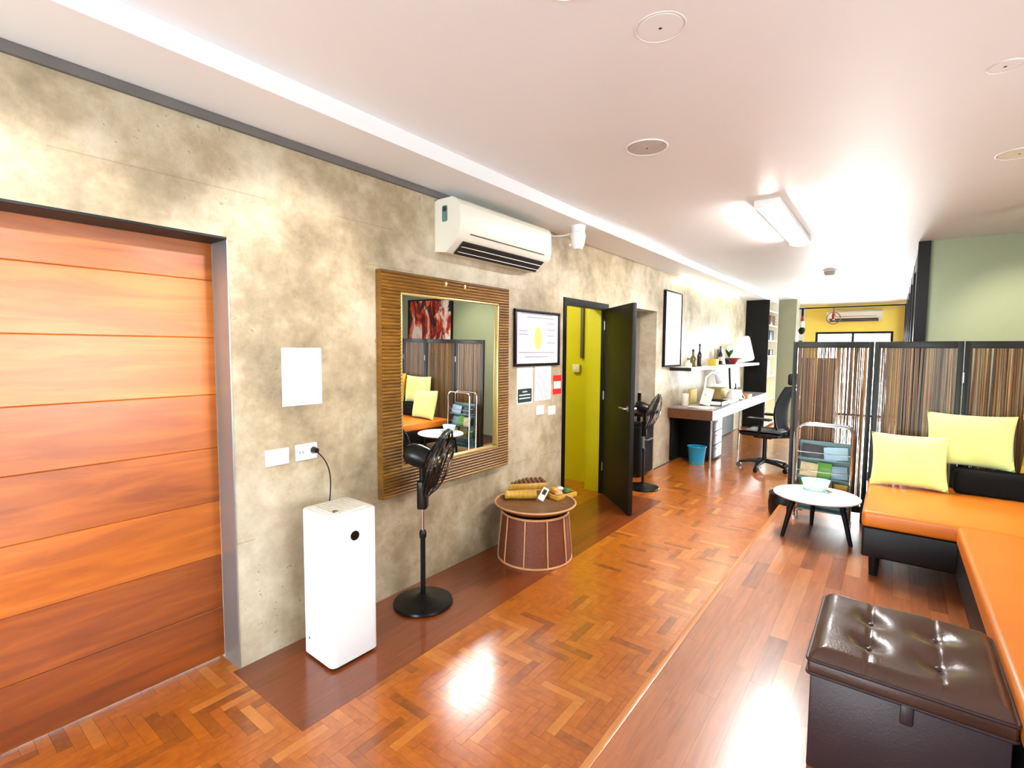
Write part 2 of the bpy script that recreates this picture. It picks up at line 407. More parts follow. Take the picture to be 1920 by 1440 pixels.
# ceiling with its lower soffit along the concrete wall
struct('ceiling', B().box(SX, BY-.2, CZ, RX+.2, FY+.2, CZ+.12), 'ceiling')
struct('ceiling_soffit', B().box(-2.75, BY-.2, SZ, SX, FY+.2, CZ+.12), 'ceiling')
struct('trim_1', B().box(WX, BY, SZ-.04, WX+.018, 2.45, SZ-.002), 'grey_trim')
# sage wall, far wall, lounge walls
struct('wall_sage', B().box(.2, GY, 0, RX+.2, GY+.16, CZ), 'green_wall')
b = B(); wy0, wy1, wz0, wz1 = -.2, 3.4, .5, 2.35
b.box(RX, BY-.2, 0, RX+.2, wy0, CZ).box(RX, wy1, 0, RX+.2, GY, CZ).box(RX, wy0, 0, RX+.2, wy1, wz0).box(RX, wy0, wz1, RX+.2, wy1, CZ)
struct('wall_lounge', b, 'white_wall')
b = B(); b.box(-2.7, BY-.2, 0, -2.35, BY, CZ).box(.1, BY-.2, 0, RX, BY, CZ).box(-2.35, BY-.2, 0, .1, BY, .2).box(-2.35, BY-.2, 2.2, .1, BY, CZ)
struct('wall_rear', b, 'white_wall')
b = B()
b.box(-1.76, FY, 1.98, -.04, FY+.15, CZ).box(-.04, FY, 0, .2, FY+.15, CZ).box(-1.76, FY, 0, -1.53, FY+.15, 1.98)
struct('wall_far', b, 'yellow_wall')
b = B(); b.box(-2.7, FY, 0, -1.76, FY+.15, .35).box(-2.7, FY, 1.78, -1.76, FY+.15, CZ).box(-2.7, FY, .35, -2.36, FY+.15, 1.78).box(-1.8, FY, .35, -1.76, FY+.15, 1.78)
struct('wall_far_white', b, 'white_wall')
struct('wall_column', B().box(-2.385, 11.95, 0, -1.66, 12.35, CZ), 'column')

def window(name, axis, p, u0, u1, z0, z1, nu, nz, fw=.05, dp=.07):
    """frame + panes of glass in a wall opening; axis is the wall normal"""
    def bx(b, ua, ub, za, zb, d0, d1):
        if axis == 'y': b.box(ua, p+d0, za, ub, p+d1, zb)
        else: b.box(p+d0, ua, za, p+d1, ub, zb)
    fr = B()
    for i in range(nu+1):
        c = u0+(u1-u0)*i/nu; a = max(u0, c-fw/2) if i else u0; e = a+fw if i < nu else u1; a = a if i < nu else u1-fw; bx(fr, a, e, z0, z1, -dp/2, dp/2)
    for j in range(nz+1):
        c = z0+(z1-z0)*j/nz; a = z0 if j == 0 else (z1-fw if j == nz else c-fw/2); bx(fr, u0+.001, u1-.001, a, a+fw, -dp/2+.004, dp/2-.004)
    o = struct(name, fr, 'black_frame')
    for i in range(nu):
        for j in range(nz):
            pb = B(); du, dz = (u1-u0)/nu, (z1-z0)/nz
            bx(pb, u0+du*i+.02, u0+du*(i+1)-.02, z0+dz*j+.02, z0+dz*(j+1)-.02, -.004, .004); obj('pane', pb, 'glass', o, smooth=0)
    return o
window('window_1', 'x', .2, GY+.16, FY, .05, CZ-.05, 6, 1, .1, .12)
window('window_2', 'y', FY+.08, -1.53, -.04, .02, 1.98, 2, 1, .05)
window('window_3', 'y', FY+.08, -2.36, -1.8, .35, 1.78, 1, 1, .05)
window('added_window', 'x', RX+.1, wy0, wy1, wz0, wz1, 3, 1, .06)  # out-of-view window, added so the lounge fill comes in
window('window_5', 'y', BY-.1, -2.35, .1, .2, 2.2, 2, 1, .06)
struct('ground', B().box(-14, -14, -.35, 22, 34, -.25), 'patio')
# black folded door leaves at the corner of the sage wall
struct('trim_2', B().box(.14, GY-.03, 0, .235, GY+.1, CZ), 'black_frame')

# ---------------------------------------------------------------- parquet floor
floor = struct('floor', B().box(-3.1, BY-.2, -.12, RX+.2, FY+.2, -.012).box(-4.28, 2.5, -.12, -3.1, 5.1, -.012), 'under_floor')
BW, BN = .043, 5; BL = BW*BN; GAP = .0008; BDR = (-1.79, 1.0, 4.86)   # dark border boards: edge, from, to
def inside(x, y):
    if y < -1.2 or y > FY: return False
    if x < -2.56: return (D2[0] < y < D2[1]+.3 and x > -3.4) or (NI[0] < y < NI[1] and x > -3.0)
    if x < WX: return D1[0] < y < D1[1] or D2[0] < y < D2[1] or NI[0] < y < NI[1]
    if x < BDR[0]-.05 and BDR[1]+.05 < y < BDR[2]-.05: return False
    if y < PY: return x < PX+.1
    return x < .2
blocks = []
ny0, ny1 = int(-1.2/BW)-6, int(FY/BW)+6; nx0, nx1 = int(-3.5/BW)-6, int(.3/BW)+6
for yy in range(ny0, ny1):
    for k in range(-80, 80):
        x0 = yy+2*BN*k
        if nx0 <= x0 <= nx1: blocks.append((x0*BW, yy*BW, BL, BW))
for xx in range(nx0, nx1):
    for k in range(-80, 80):
        y0 = xx-2*BN+1+2*BN*k
        if ny0 <= y0 <= ny1: blocks.append((xx*BW, y0*BW, BW, BL))
keep = []
for x, y, lx, ly in blocks:
    # trim each block to the floor it lies on, in steps of one block width
    n = BN; horiz = lx > ly; cells = []
    for i in range(n):
        cx, cy = (x+BW*(i+.5), y+BW/2) if horiz else (x+BW/2, y+BW*(i+.5))
        if inside(cx, cy): cells.append(i)
    if not cells: continue
    a, e = cells[0], cells[-1]+1
    keep.append((x+BW*a, y, BW*(e-a), BW) if horiz else (x, y+BW*a, BW, BW*(e-a)))
def seen(x, y):
    v = Vector((x, y, -H)); d = v.dot(_f)
    if d < .3: return False
    px, py = v.dot(_r2)/d*F_PX+960, v.dot(_d2)/d*F_PX+720
    return -60 < px < 1980 and py < 1500
keep.sort(key=lambda q: (0 if seen(q[0]+q[2]/2, q[1]+q[3]/2) else 1, (q[0]+q[2]/2)**2+(q[1]+q[3]/2)**2))
cache = {}
rest = B()
for i, (x, y, lx, ly) in enumerate(keep):
    if i < 300:
        key = (round(lx, 3), round(ly, 3))
        if key not in cache:
            cache[key] = B().box(-lx/2+GAP/2, -ly/2+GAP/2, -.011, lx/2-GAP/2, ly/2-GAP/2, 0).mesh('parquet_block', 0)
            cache[key].materials.append(M['parquet'])
        o = link('parquet_block', cache[key], None, floor, (x+lx/2, y+ly/2, rnd.uniform(-.0004, .0002)), (R(rnd.uniform(-.07, .07)), R(rnd.uniform(-.07, .07)), 0))
    else:
        rest.box(x+.0001, y+.0001, -.011, x+lx-.0001, y+ly-.0001, -.0002)
o = obj('parquet_blocks_beyond', rest, 'parquet', floor, smooth=0); o['kind'] = 'stuff'

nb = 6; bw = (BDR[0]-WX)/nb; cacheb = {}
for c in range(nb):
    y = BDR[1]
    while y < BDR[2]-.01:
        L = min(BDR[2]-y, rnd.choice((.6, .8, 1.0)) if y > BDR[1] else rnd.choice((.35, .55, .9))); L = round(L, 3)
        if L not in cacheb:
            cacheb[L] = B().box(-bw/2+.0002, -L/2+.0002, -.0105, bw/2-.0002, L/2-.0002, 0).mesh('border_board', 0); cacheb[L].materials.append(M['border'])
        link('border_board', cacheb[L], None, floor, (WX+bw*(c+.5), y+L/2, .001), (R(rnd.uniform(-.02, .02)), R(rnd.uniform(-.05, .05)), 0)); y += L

# ---------------------------------------------------------------- raised platform
pf = struct('floor_platform', B().box(PX+.004, BY, -.02, RX, PY-.004, PZ-.014), 'under_floor')
obj('nosing', B().box(PX-.006, BY, PZ-.05, PX+.024, PY, PZ+.001, .003), 'nosing', pf)
obj('riser', B().box(PX-.001, BY, -.011, PX+.02, PY-.01, PZ-.05), 'plank', pf, smooth=0)
obj('end_riser', B().box(PX+.02, PY-.02, -.011, .3, PY, PZ-.002), 'plank', pf, smooth=0)
PW = .078; cachep = {}
for c in range(14):
    x = PX+.0245+c*PW; y = -.6-rnd.random()*.4
    while y < PY-.03:
        L = rnd.choice((.3, .42, .54, .66)); e = min(PY-.022, y+L); L = round(e-y, 3)
        if L > .05:
            if L not in cachep:
                cachep[L] = B().box(-PW/2+.0002, -L/2+.0002, -.013, PW/2-.0002, L/2-.0002, 0).mesh('plank', 0); cachep[L].materials.append(M['plank'])
            link('plank', cachep[L], None, pf, (x+PW/2, y+L/2, PZ+0), (R(rnd.uniform(-.02, .02)), R(rnd.uniform(-.05, .05)), 0))
        y = e
obj('boards_under_sofa', B().box(PX+.0245+14*PW, BY, PZ-.013, RX, PY-.022, PZ-.001), 'plank', pf, smooth=0)

# ---------------------------------------------------------------- door 1: sliding door of wide teak boards
DX = -2.54
door1 = struct('door_1', B().box(DX-.05, D1[0]-.3, .012, DX-.022, D1[1]+.15, D1[2]+.1), 'under_floor')
zs = [.012, .258, .515, .78, 1.037, 1.29, 1.556, 1.82, 2.09]
for (z0, z1), tone in zip(zip(zs, zs[1:]), (.2, .28, .62, .42, .5, .75, .72, .5)):
    o = obj('board', B().box(DX-.022, D1[0]-.3, z0+.0004, DX-rnd.uniform(0, .002), D1[1]+.15, z1-.0004, .003, 1), 'door_wood', door1, smooth=0); o.color = (1, 1, 1, tone)
struct('trim_3', B().box(WX-T, D1[0], D1[2]-.012, WX+.004, D1[1], D1[2], .002), 'black_frame')
struct('trim_4', B().box(WX-.148, D1[1]-.002, 0, WX+.003, D1[1]+.004, D1[2]-.012, .001), 'metal_jamb')

# ---------------------------------------------------------------- door 2: black leaf standing open
fw = .045
struct('trim_5', B().box(WX-.05, D2[0], 0, WX+.012, D2[0]+fw, D2[2]).box(WX-.05, D2[1]-fw, 0, WX+.012, D2[1], D2[2]).box(WX-.05, D2[0]+fw, D2[2]-fw-.02, WX+.012, D2[1]-fw, D2[2]), 'black_frame')
hx, hy = WX+.02, D2[1]-fw
fe = fl(1181, 968); dv = Vector((fe.x-hx, fe.y-hy, 0)); ang = math.atan2(dv.y, dv.x); LW = dv.length
d2 = obj('door_2', B().box(0, -.02, .01, LW, .02, 1.935, .003), 'black_door', None, (hx, hy, 0), (0, 0, ang)); d2['kind'] = 'structure'
for sd in (-1, 1):
    hb = B(); hb.cyl((LW-.06, sd*.02, .98), (LW-.06, sd*.06, .98), .011).cyl((LW-.065, sd*.055, .98), (LW-.18, sd*.055, .98), .009).cyl((LW-.06, sd*.019, .98), (LW-.06, sd*.026, .98), .026)
    obj('handle', hb, 'steel', d2)
for z in (.25, 1.0, 1.72): obj('hinge', B().cyl((-.004, -.026, z), (-.004, -.026, z+.09), .008, n=10), 'steel', d2)
# conduit and switch on the lime wall, bulb inside that room
cx_ = ony(1093, 640, 5.0).x
single('conduit', B().box(cx_-.018, 4.968, 1.42, cx_+.018, 4.999, 2.49, .004), 'grey_trim', 'grey vertical conduit running up the lime wall behind the black door', 'conduit')
p_ = ony(1083, 688, 5.0)
sw = thing('switch_box', 'pale surface switch box on lime wall under the conduit', 'switch', (p_.x, 5.0, p_.z-.06))
obj('box', B().box(-.045, -.045, 0, .045, -.001, .09, .006), 'cream_plastic', sw); obj('rocker', B().box(-.014, -.052, .03, .014, -.045, .06, .002), 'white_plastic', sw)
lb = thing('ceiling_bulb', 'round lit bulb on the ceiling of the lime room', 'lamp', (-3.1, 3.7, 2.5))
obj('rose', B().cyl((0, 0, -.04), (0, 0, 0), .05), 'white_plastic', lb); obj('bulb', B().ball((0, 0, -.085), .05), 'bulb_on', lb)

# ================================================================ ON THE CONCRETE WALL
def wallrect(px0, py0, px1, py1, X):
    a, c = onx(px0, py0, X), onx(px1, py1, X); return min(a.y, c.y), min(a.z, c.z), max(a.y, c.y), max(a.z, c.z)
# white A4 sheet
y0, z0, y1, z1 = 1.268, 1.222, 1.482, 1.512
single('paper_notice', B().box(0, -.107, 0, .0015, .107, .29), 'paper', 'blank-looking white paper sheet stuck on concrete above the white switch plates', 'notice', (WX+.0005, (y0+y1)/2, z0), smooth=0)
# blank plate and socket plate
def plate(name, label, cat, yc, z0, wd, ht, grp=None):
    t = thing(name, label, cat, (WX, yc, z0), 0, grp)
    obj('cover', B().box(.0, -wd/2, 0, .009, wd/2, ht, .003), 'white_plastic', t); return t
t = plate('switch_plate', 'wide blank white wall plate beside the plugged-in socket', 'wall plate', 1.233, .937, .118, .08)
t = plate('wall_socket', 'white double wall socket with a black plug in it', 'socket', 1.386, .939, .118, .083)
for k, yy in enumerate((-.03, .03)):
    obj('outlet', B().box(.0085, yy-.02, .02, .0105, yy+.02, .062, .0008), 'white_plastic', t)
    for q in (-.008, .008): obj('slot', B().box(.0100, yy+q-.0018, .035, .0112, yy+q+.0018, .049), 'dark_slot', t, smooth=0)
    obj('rocker', B().box(.0085, yy-.006, .064, .0125, yy+.006, .074, .001), 'white_plastic', t)
# ---------------------------------------------------------------- air purifier
t = thing('air_purifier', 'tall white air purifier tower with a round black display', 'air purifier', (-2.133, 1.408, 0), R(-1.5))
S = .129; HT = .735
def rbox(b, s, z0, z1, r, bev=.008):
    o = rrect(-s, -s, s, s, r, 6)
    for zz, ins in ((z0, bev), (z0+bev, 0), (z1-bev, 0), (z1, bev)): pass
    rings = []
    for zz, ins in ((z0, bev*.6), (z0+bev*.6, 0), (z1-bev, 0), (z1-bev*.3, bev*.3), (z1, bev)):
        rings.append([b.bm.verts.new((x*(1-ins/s), y*(1-ins/s), zz)) for x, y in o])
    for a, c in zip(rings, rings[1:]):
        for i in range(len(o)): b.bm.faces.new((a[i], a[(i+1) % len(o)], c[(i+1) % len(o)], c[i]))
    b.bm.faces.new(rings[0][::-1]); b.bm.faces.new(rings[-1]); return b
obj('body', rbox(B(), S, .012, HT, .03), 'white_plastic', t)
obj('foot', rbox(B(), S-.012, .0, .0125, .026, .003), 'black_plastic', t)
obj('display', B().cyl((S-.002, .0, .622), (S+.003, .0, .622), .023, n=32), 'black_plastic', t)
obj('top_grille', B().prism(rrect(-.1, -.1, .1, .1, .03), 'z', HT-.003, HT+.002), 'white_plastic', t)
for k in range(9): obj('grille_slat', B().box(-.09, -.085+k*.02, HT+.0015, .09, -.075+k*.02, HT+.005, .001), 'cream_plastic', t)
obj('power_button', B().cyl((.06, -.06, HT+.002), (.06, -.06, HT+.007), .012), 'grey_trim', t)
obj('sensor_hole', B().cyl((-.07, -S-.001, .1), (-.07, -S+.004, .1), .006), 'grey_trim', t)
# cord from the socket, local to the purifier (it hangs from plug to back of the tower)
q0 = Vector((WX+.03, 1.416, .985)) - Vector((-2.133, 1.408, 0)); q1 = Vector((-.115, .0, .60))
pts = []
for i in range(17):
    u = i/16; e = q0*(1-u)+q1*u; e.y += .075*math.sin(PI*u*.9)*(1-u*.3); e.z += .05*math.sin(PI*u); e.x = q0.x*(1-u)+(-.15)*u if u < .9 else q0.x*(1-u)+q1.x*u; pts.append(e)
cord = obj('power_cord', B().tube(pts, .0032, 6), 'matte_black', t)
obj('plug', B().cyl(q0-Vector((.018, 0, 0)), q0+Vector((.014, 0, 0)), .018, .013, 12), 'black_plastic', cord)

# ---------------------------------------------------------------- mirror in a ribbed bamboo frame
MXF = WX+.055
a, c = onx(715, 503, MXF), onx(953, 871, MXF)
my0, my1, mz0, mz1 = a.y, c.y, c.z, a.z
iy0, iy1, iz0, iz1 = onx(752, 560, MXF).y, onx(937, 600, MXF).y, onx(935, 838, MXF).z, onx(760, 548, MXF).z
t = thing('wall_mirror', 'large mirror in a ribbed golden-brown bamboo frame on concrete', 'mirror', (WX+.002, (my0+my1)/2, mz0))
yc = (my0+my1)/2; hw = (my1-my0)/2; hh = mz1-mz0
def ribbed(ya, yb, za, zb, pitch=.02):
    """front face scalloped in horizontal ribs, solid to the wall"""
    n = max(1, round((zb-za)/pitch)); b = B(); pr = [(0, za)]
    st = 6
    for i in range(n*st+1):
        z = za+(zb-za)*i/(n*st); pr.append((.045+.008*abs(math.sin(PI*i/st)), z))
    pr.append((0, zb)); b.prism(pr, 'y', ya, yb); return b
ia, ib, ja, jb = iy0-yc, iy1-yc, iz0-mz0, iz1-mz0
obj('top_rail', ribbed(-hw, hw, jb, hh), 'mirror_frame', t); obj('bottom_rail', ribbed(-hw, hw, 0, ja), 'mirror_frame', t)
obj('stile', ribbed(-hw, ia, ja, jb), 'mirror_frame', t); obj('stile', ribbed(ib, hw, ja, jb), 'mirror_frame', t)
lp = .014
obj('gilt_lip', B().box(.02, ia, ja, .047, ib, ja+lp, .003).box(.02, ia, jb-lp, .047, ib, jb, .003).box(.02, ia, ja+lp, .047, ia+lp, jb-lp, .003).box(.02, ib-lp, ja+lp, .047, ib, jb-lp, .003), 'gold', t)
obj('glass', B().box(.008, ia+.004, ja+.004, .02, ib-.004, jb-.004), 'mirror_glass', t, loc=(.0, 0, 0), rot=(0, R(.6), 0), smooth=0)
for yy in (-.08, .1): obj('hanging_tab', B().box(.048, yy-.008, hh-.05, .056, yy+.008, hh-.02, .001), 'gold', t)

# ---------------------------------------------------------------- certificate, sheets, sticker, small switches
X = WX+.02
y0, z0, y1, z1 = onx(966, 640, X).y, onx(1010, 686, X).z, onx(1050, 640, X).y, onx(1010, 583, X).z
t = thing('framed_certificate', 'white certificate with a yellow oval in a thin black frame', 'frame', (WX, (y0+y1)/2, z0))
hw, hh = (y1-y0)/2, z1-z0; e = .022
obj('frame', B().box(0, -hw, 0, .022, hw, e, .002).box(0, -hw, hh-e, .022, hw, hh, .002).box(0, -hw, e, .022, -hw+e, hh-e, .002).box(0, hw-e, e, .022, hw, hh-e, .002), 'black_frame', t)
sh = obj('sheet', B().box(.002, -hw+e, e, .010, hw-e, hh-e), 'cert', t, smooth=0)
obj('oval_print', B().lathe([(.0, .0), (.05, .0), (.05, .001), (0, .001)], 28, mtx=Matrix.Translation((.0102, .0, hh*.5)) @ Matrix.Rotation(R(90), 4, 'Y') @ Matrix.Diagonal((1.9, 1, 1, 1))), 'paper_yellow', sh)
pb = B()
for z_, (u0, u1) in ((.93, (-.8, .7)), (.87, (-.5, .8)), (.62, (-.85, -.5)), (.56, (-.85, -.45)), (.78, (.45, .85)), (.66, (.45, .85)), (.55, (.45, .8)), (.24, (-.85, .8)), (.16, (-.6, .5)), (.42, (.45, .85))):
    pb.box(.0101, u0*(hw-e), hh*z_, .0107, u1*(hw-e), hh*z_+.005)
obj('printed_lines', pb, 'cert_ink', sh, smooth=0)
def sheet(name, label, px0, py0, px1, py1, cat='notice'):
    y0, z0, y1, z1 = wallrect(px0, py0, px1, py1, WX); t = thing(name, label, cat, (WX, (y0+y1)/2, z0))
    o = obj('sheet', B().box(.0004, -(y1-y0)/2, 0, .0016, (y1-y0)/2, z1-z0), 'paper', t, smooth=0); return t, o, (y1-y0)/2, z1-z0
t, o, hw, hh = sheet('printed_notice', 'white sheet with a dark green block under the certificate', 969, 690, 998, 755)
obj('green_block', B().prism(rrect(-hw*.88, hh*.04, hw*.88, hh*.42, .012), 'x', .0016, .0022), 'paper_green', o)
pb = B()
for k, (u0, u1) in enumerate(((-.3, .3), (-.7, .7), (-.7, .7))): pb.box(.0022, u0*hw, hh*(.32-.09*k), .0027, u1*hw, hh*(.35-.09*k))
obj('block_lettering', pb, 'paper', o, smooth=0)
obj('drawn_hand', B().tube([(.0019, -.012, hh*.6), (.0019, -.018, hh*.75), (.0019, 0, hh*.84), (.0019, .018, hh*.75), (.0019, .012, hh*.6)], .0016, 5, True), 'paper_grey', o)
t, o, hw, hh = sheet('typed_sheet', 'plain white typed sheet between the green-block notice and the red sticker', 1003, 687, 1032, 748)
pb = B()
for k in range(14): pb.box(.0016, -hw*.75, hh*(.88-.065*k), .002, hw*rnd.uniform(.4, .75), hh*(.892-.065*k))
obj('typed_lines', pb, 'cert_ink', o, smooth=0)
y0, z0, y1, z1 = wallrect(1037, 704, 1052, 738, WX)
t = thing('safety_sticker', 'small red and white sticker next to the black door frame', 'sticker', (WX, (y0+y1)/2, z0)); hw, hh = (y1-y0)/2, z1-z0
o = obj('sheet', B().box(.0004, -hw, 0, .0014, hw, hh), 'red', t, smooth=0); obj('white_field', B().box(.0014, -hw*.85, hh*.3, .0019, hw*.85, hh*.68), 'paper', o, smooth=0)
for px, nm in ((1008, 'square white light switch under the typed sheet'), (1030, 'square white light switch close to the black door frame')):
    p = onx(px, 778, WX); t = thing('light_switch', nm, 'switch', (WX, p.y+.03, p.z))
    obj('cover', B().box(0, -.058, 0, .008, .058, .078, .003), 'white_plastic', t); obj('rocker', B().box(.0075, -.018, .022, .0125, .018, .056, .0015), 'white_plastic', t)

# ---------------------------------------------------------------- split air conditioner
def aircon(name, label, y0, y1, z0, ht, dp, loc, rotz):
    t = thing(name, label, 'air conditioner', loc, rotz)
    L = y1-y0
    pr = [(0, 0), (dp*.45, -.012), (dp*.86, .055), (dp*.97, .085), (dp, .13), (dp*.985, ht*.86), (dp*.9, ht-.02), (dp*.72, ht), (dp*.15, ht), (0, ht-.01)]
    obj('body', B().prism(pr, 'y', 0, L), 'cream_plastic', t, smooth=35)
    obj('front_panel', B().prism([(dp*.965, .1), (dp*1.02, .135), (dp*1.01, ht*.84), (dp*.93, ht-.03), (dp*.9, ht-.035), (dp*.9, .1)], 'y', .012, L-.012), 'cream_plastic', t, smooth=30)
    obj('panel_groove', B().box(dp*1.003, .1, .098, dp*1.016, L-.1, .104), 'dark_slot', t, smooth=0)
    v = obj('air_outlet', B().prism([(dp*.5, -.0105), (dp*.88, .056), (dp*.9, .05), (dp*.53, -.017)], 'y', .06, L-.07), 'dark_slot', t, smooth=0)
    for k in range(2): obj('louver', B().prism([(dp*(.6+.14*k), .001+.026*k), (dp*(.7+.14*k), -.006+.03*k), (dp*(.7+.14*k), -.009+.03*k), (dp*(.6+.14*k), -.003+.026*k)], 'y', .07, L-.08), 'cream_plastic', v, smooth=0)
    s = obj('energy_label', B().prism(rrect(dp*.3, ht*.55, dp*.52, ht*.86, .012), 'y', -.001, .0005), 'teal_sheet', t); obj('label_dial', B().prism(rrect(dp*.33, ht*.74, dp*.49, ht*.84, .014), 'y', -.0016, -.0009), 'paper_green', s)
    return t
aircon('air_conditioner', 'cream split air conditioner high on the concrete above the mirror', 2.305, 3.345, 0, .325, .215, (WX, 2.305, 2.135), 0)
# white motion floodlight with its cable under the soffit edge
p = ony(1107, 446, 3.65)
t = thing('white_floodlight', 'small white lamp head fixed under the ceiling soffit beside the air conditioner', 'lamp', (-2.09, 3.62, SZ))
obj('mount', B().cyl((0, 0, -.05), (0, 0, 0), .052, .06, 20), 'white_plastic', t)
obj('head', B().lathe([(0, -.05), (.055, -.052), (.062, -.08), (.05, -.15), (.034, -.185), (0, -.19)], 20), 'white_plastic', t)
obj('sensor', B().ball((-.055, -.03, -.15), .012), 'white_plastic', t)
pts = [(-.05, 0, -.05), (-.09, -.06, -.075), (-.15, -.13, -.085), (-.22, -.2, -.06), (-.285, -.245, -.04)]
obj('cable', B().tube(pts, .005, 6), 'white_plastic', t)

# ---------------------------------------------------------------- pedestal fans
def fan(label, loc, face, zc=.88, tilt=18):
    t = thing('pedestal_fan', label, 'fan', loc, 0, None)
    obj('base', B().lathe([(0, 0), (.17, 0), (.176, .008), (.172, .02), (.12, .034), (.05, .045), (.026, .06), (0, .06)], 40), 'black_plastic', t)
    obj('pole_sleeve', B().cyl((0, 0, .05), (0, 0, .41), .015), 'black_plastic', t)
    obj('pole', B().cyl((0, 0, .40), (0, 0, .60), .0085), 'chrome', t)
    obj('height_collar', B().lathe([(.0, .40), (.02, .40), (.022, .43), (.016, .445), (0, .445)], 16), 'black_plastic', t)
    cb = obj('control_box', B().box(-.028, -.034, .575, .03, .034, .745, .012, 3), 'black_plastic', t, rot=(0, 0, face))
    for k in range(4): obj('button', B().box(.029, -.02+k*.0125, .69, .036, -.0115+k*.0125, .715, .001), 'grey_trim', cb)
    obj('neck', B().cyl((0, 0, .73), (0, 0, zc-.05), .018), 'black_plastic', t)
    mt = Matrix.Translation((0, 0, zc)) @ Matrix.Rotation(face, 4, 'Z') @ Matrix.Rotation(R(tilt), 4, 'Y') @ Matrix.Rotation(R(90), 4, 'Y')   # local z -> facing
    obj('motor_housing', B().lathe([(0, -.11), (.04, -.105), (.06, -.08), (.068, -.03), (.06, .03), (.03, .045), (0, .045)], 24, mtx=mt), 'black_plastic', t)
    g = B(); RC = .2
    def ring(r, z): return [mt @ Vector((r*math.cos(2*PI*i/40), r*math.sin(2*PI*i/40), z)) for i in range(40)]
    def zback(r): return .035+.045*(r/RC)**2
    def zfront(r): return .165-.055*(r/RC)**3
    for r in (.055, .1, .145, .18): g.tube(ring(r, zback(r)), .0016, 5, True)
    for i in range(36):
        a = 2*PI*i/36; g.tube([mt @ Vector((r*math.cos(a), r*math.sin(a), zback(r))) for r in (.05, .1, .15, RC)], .0013, 4)
    obj('rear_grille', g, 'black_plastic', t)
    g = B()
    for r in (.05, .1, .15): g.tube(ring(r, zfront(r)), .0016, 5, True)
    for i in range(36):
        a = 2*PI*i/36; g.tube([mt @ Vector((r*math.cos(a), r*math.sin(a), zfront(r))) for r in (.045, .1, .15, RC)], .0013, 4)
    obj('front_grille', g, 'black_plastic', t)
    obj('grille_rim', B().tube(ring(RC, .09), .008, 8, True).tube(ring(RC, .108), .006, 8, True), 'black_plastic', t)
    obj('hub_cap', B().lathe([(0, .158), (.04, .158), (.045, .165), (.03, .172), (0, .173)], 20, mtx=mt), 'chrome', t)
    for k in range(3):
        a0 = 2*PI*k/3
        def bl(u, v): 
            r = .03+.14*u; a = a0+(v-.5)*(1.0+.5*math.sin(PI*u)); return mt @ Vector((r*math.cos(a), r*math.sin(a), .1+(v-.5)*.045))
        obj('blade', B().grid(bl, 8, 6), 'black_plastic', t)
    return t
fan('black pedestal fan in front of the mirror beside the air purifier', (-2.165, 1.985, 0), R(33))
fan('black pedestal fan behind the open black door by the alcove', (-2.14, 5.2, 0), R(20))

# ---------------------------------------------------------------- flared cane basket stand and what lies in it
BX, BYY = -2.04, 2.97
t = thing('cane_basket_stand', 'flared woven cane basket stand with a dished top below the mirror', 'basket', (BX, BYY, 0))
obj('basket_wall', B().lathe([(.266, .012), (.262, .05), (.248, .2), (.236, .3), (.235, .335), (.225, .335), (.225, .3), (.25, .05), (.254, .012), (.266, .012)], 48), 'cane_wall', t)
obj('dish', B().lathe([(0, .358), (.22, .358), (.262, .376), (.29, .398), (.292, .404), (.288, .405), (.262, .388), (.24, .38), (0, .378)], 48), 'bamboo_dark', t)
def circ(r, z, n=48): return [(r*math.cos(2*PI*i/n), r*math.sin(2*PI*i/n), z) for i in range(n)]
obj('rim', B().tube(circ(.293, .405), .0065, 8, True), 'cane', t)
obj('waist_ring', B().tube(circ(.24, .34), .008, 8, True), 'cane', t)
obj('foot_ring', B().tube(circ(.268, .008), .008, 8, True), 'cane', t)
for k in range(10):
    a = 2*PI*k/10-.62
    obj('rib', B().tube([((r)*math.cos(a), r*math.sin(a), z) for r, z in ((.27, .01), (.268, .05), (.254, .2), (.243, .335))], .0055, 6), 'cane', t)
def onb(px, py, z): return fl(px, py, z)
DZ0 = .3805
p = onb(979, 912, .40)
t = thing('bamboo_slat_tray', 'dark slatted bamboo tray lying at the rear of the basket top', 'tray', (p.x, p.y, DZ0), R(50))
for s_ in (-1, 1): obj('side_rail', B().box(-.19, s_*.07-.009, .0, .19, s_*.07+.009, .06, .003), 'bamboo', t)
for k in range(10): obj('slat', B().cyl((-.17+k*.0378, -.065, .06), (-.17+k*.0378, .065, .06), .016, n=10), 'bamboo_dark', t)
p = onb(976, 931, .40)
single('bamboo_tube', B().lathe([(0, -.12), (.03, -.12), (.034, -.115), (.034, -.1), (.03, -.095), (.03, .1), (.033, .105), (.033, .12), (.024, .12), (.024, .09), (0, .09)], 20, mtx=Matrix.Rotation(R(90), 4, 'Y')), 'bamboo', 'thick yellow bamboo tube lying on the basket top', 'bamboo tube', (p.x, p.y, DZ0+.035), (0, 0, R(40)))
p = onb(1013, 938, .39)
t = thing('luggage_tag', 'black-and-cream tag propped between the bamboo tube and the small wooden tray', 'tag', (p.x, p.y, DZ0+.012), R(20))
ta = obj('tag_board', B().prism(rrect(-.024, 0, .024, .1, .006), 'y', -.004, .004), 'ceramic', t, rot=(R(-28), R(25), 0)); obj('printed_mark', B().box(-.014, -.005, .045, .014, -.004, .085), 'dark_book', ta, smooth=0)
p = onb(1050, 928, .395)
t = thing('wooden_tray', 'small square wooden tray of trinkets on the basket top', 'tray', (p.x-.02, p.y+.02, DZ0), R(75))
obj('tray_base', B().box(-.1, -.085, 0, .1, .085, .008), 'bamboo', t, smooth=0)
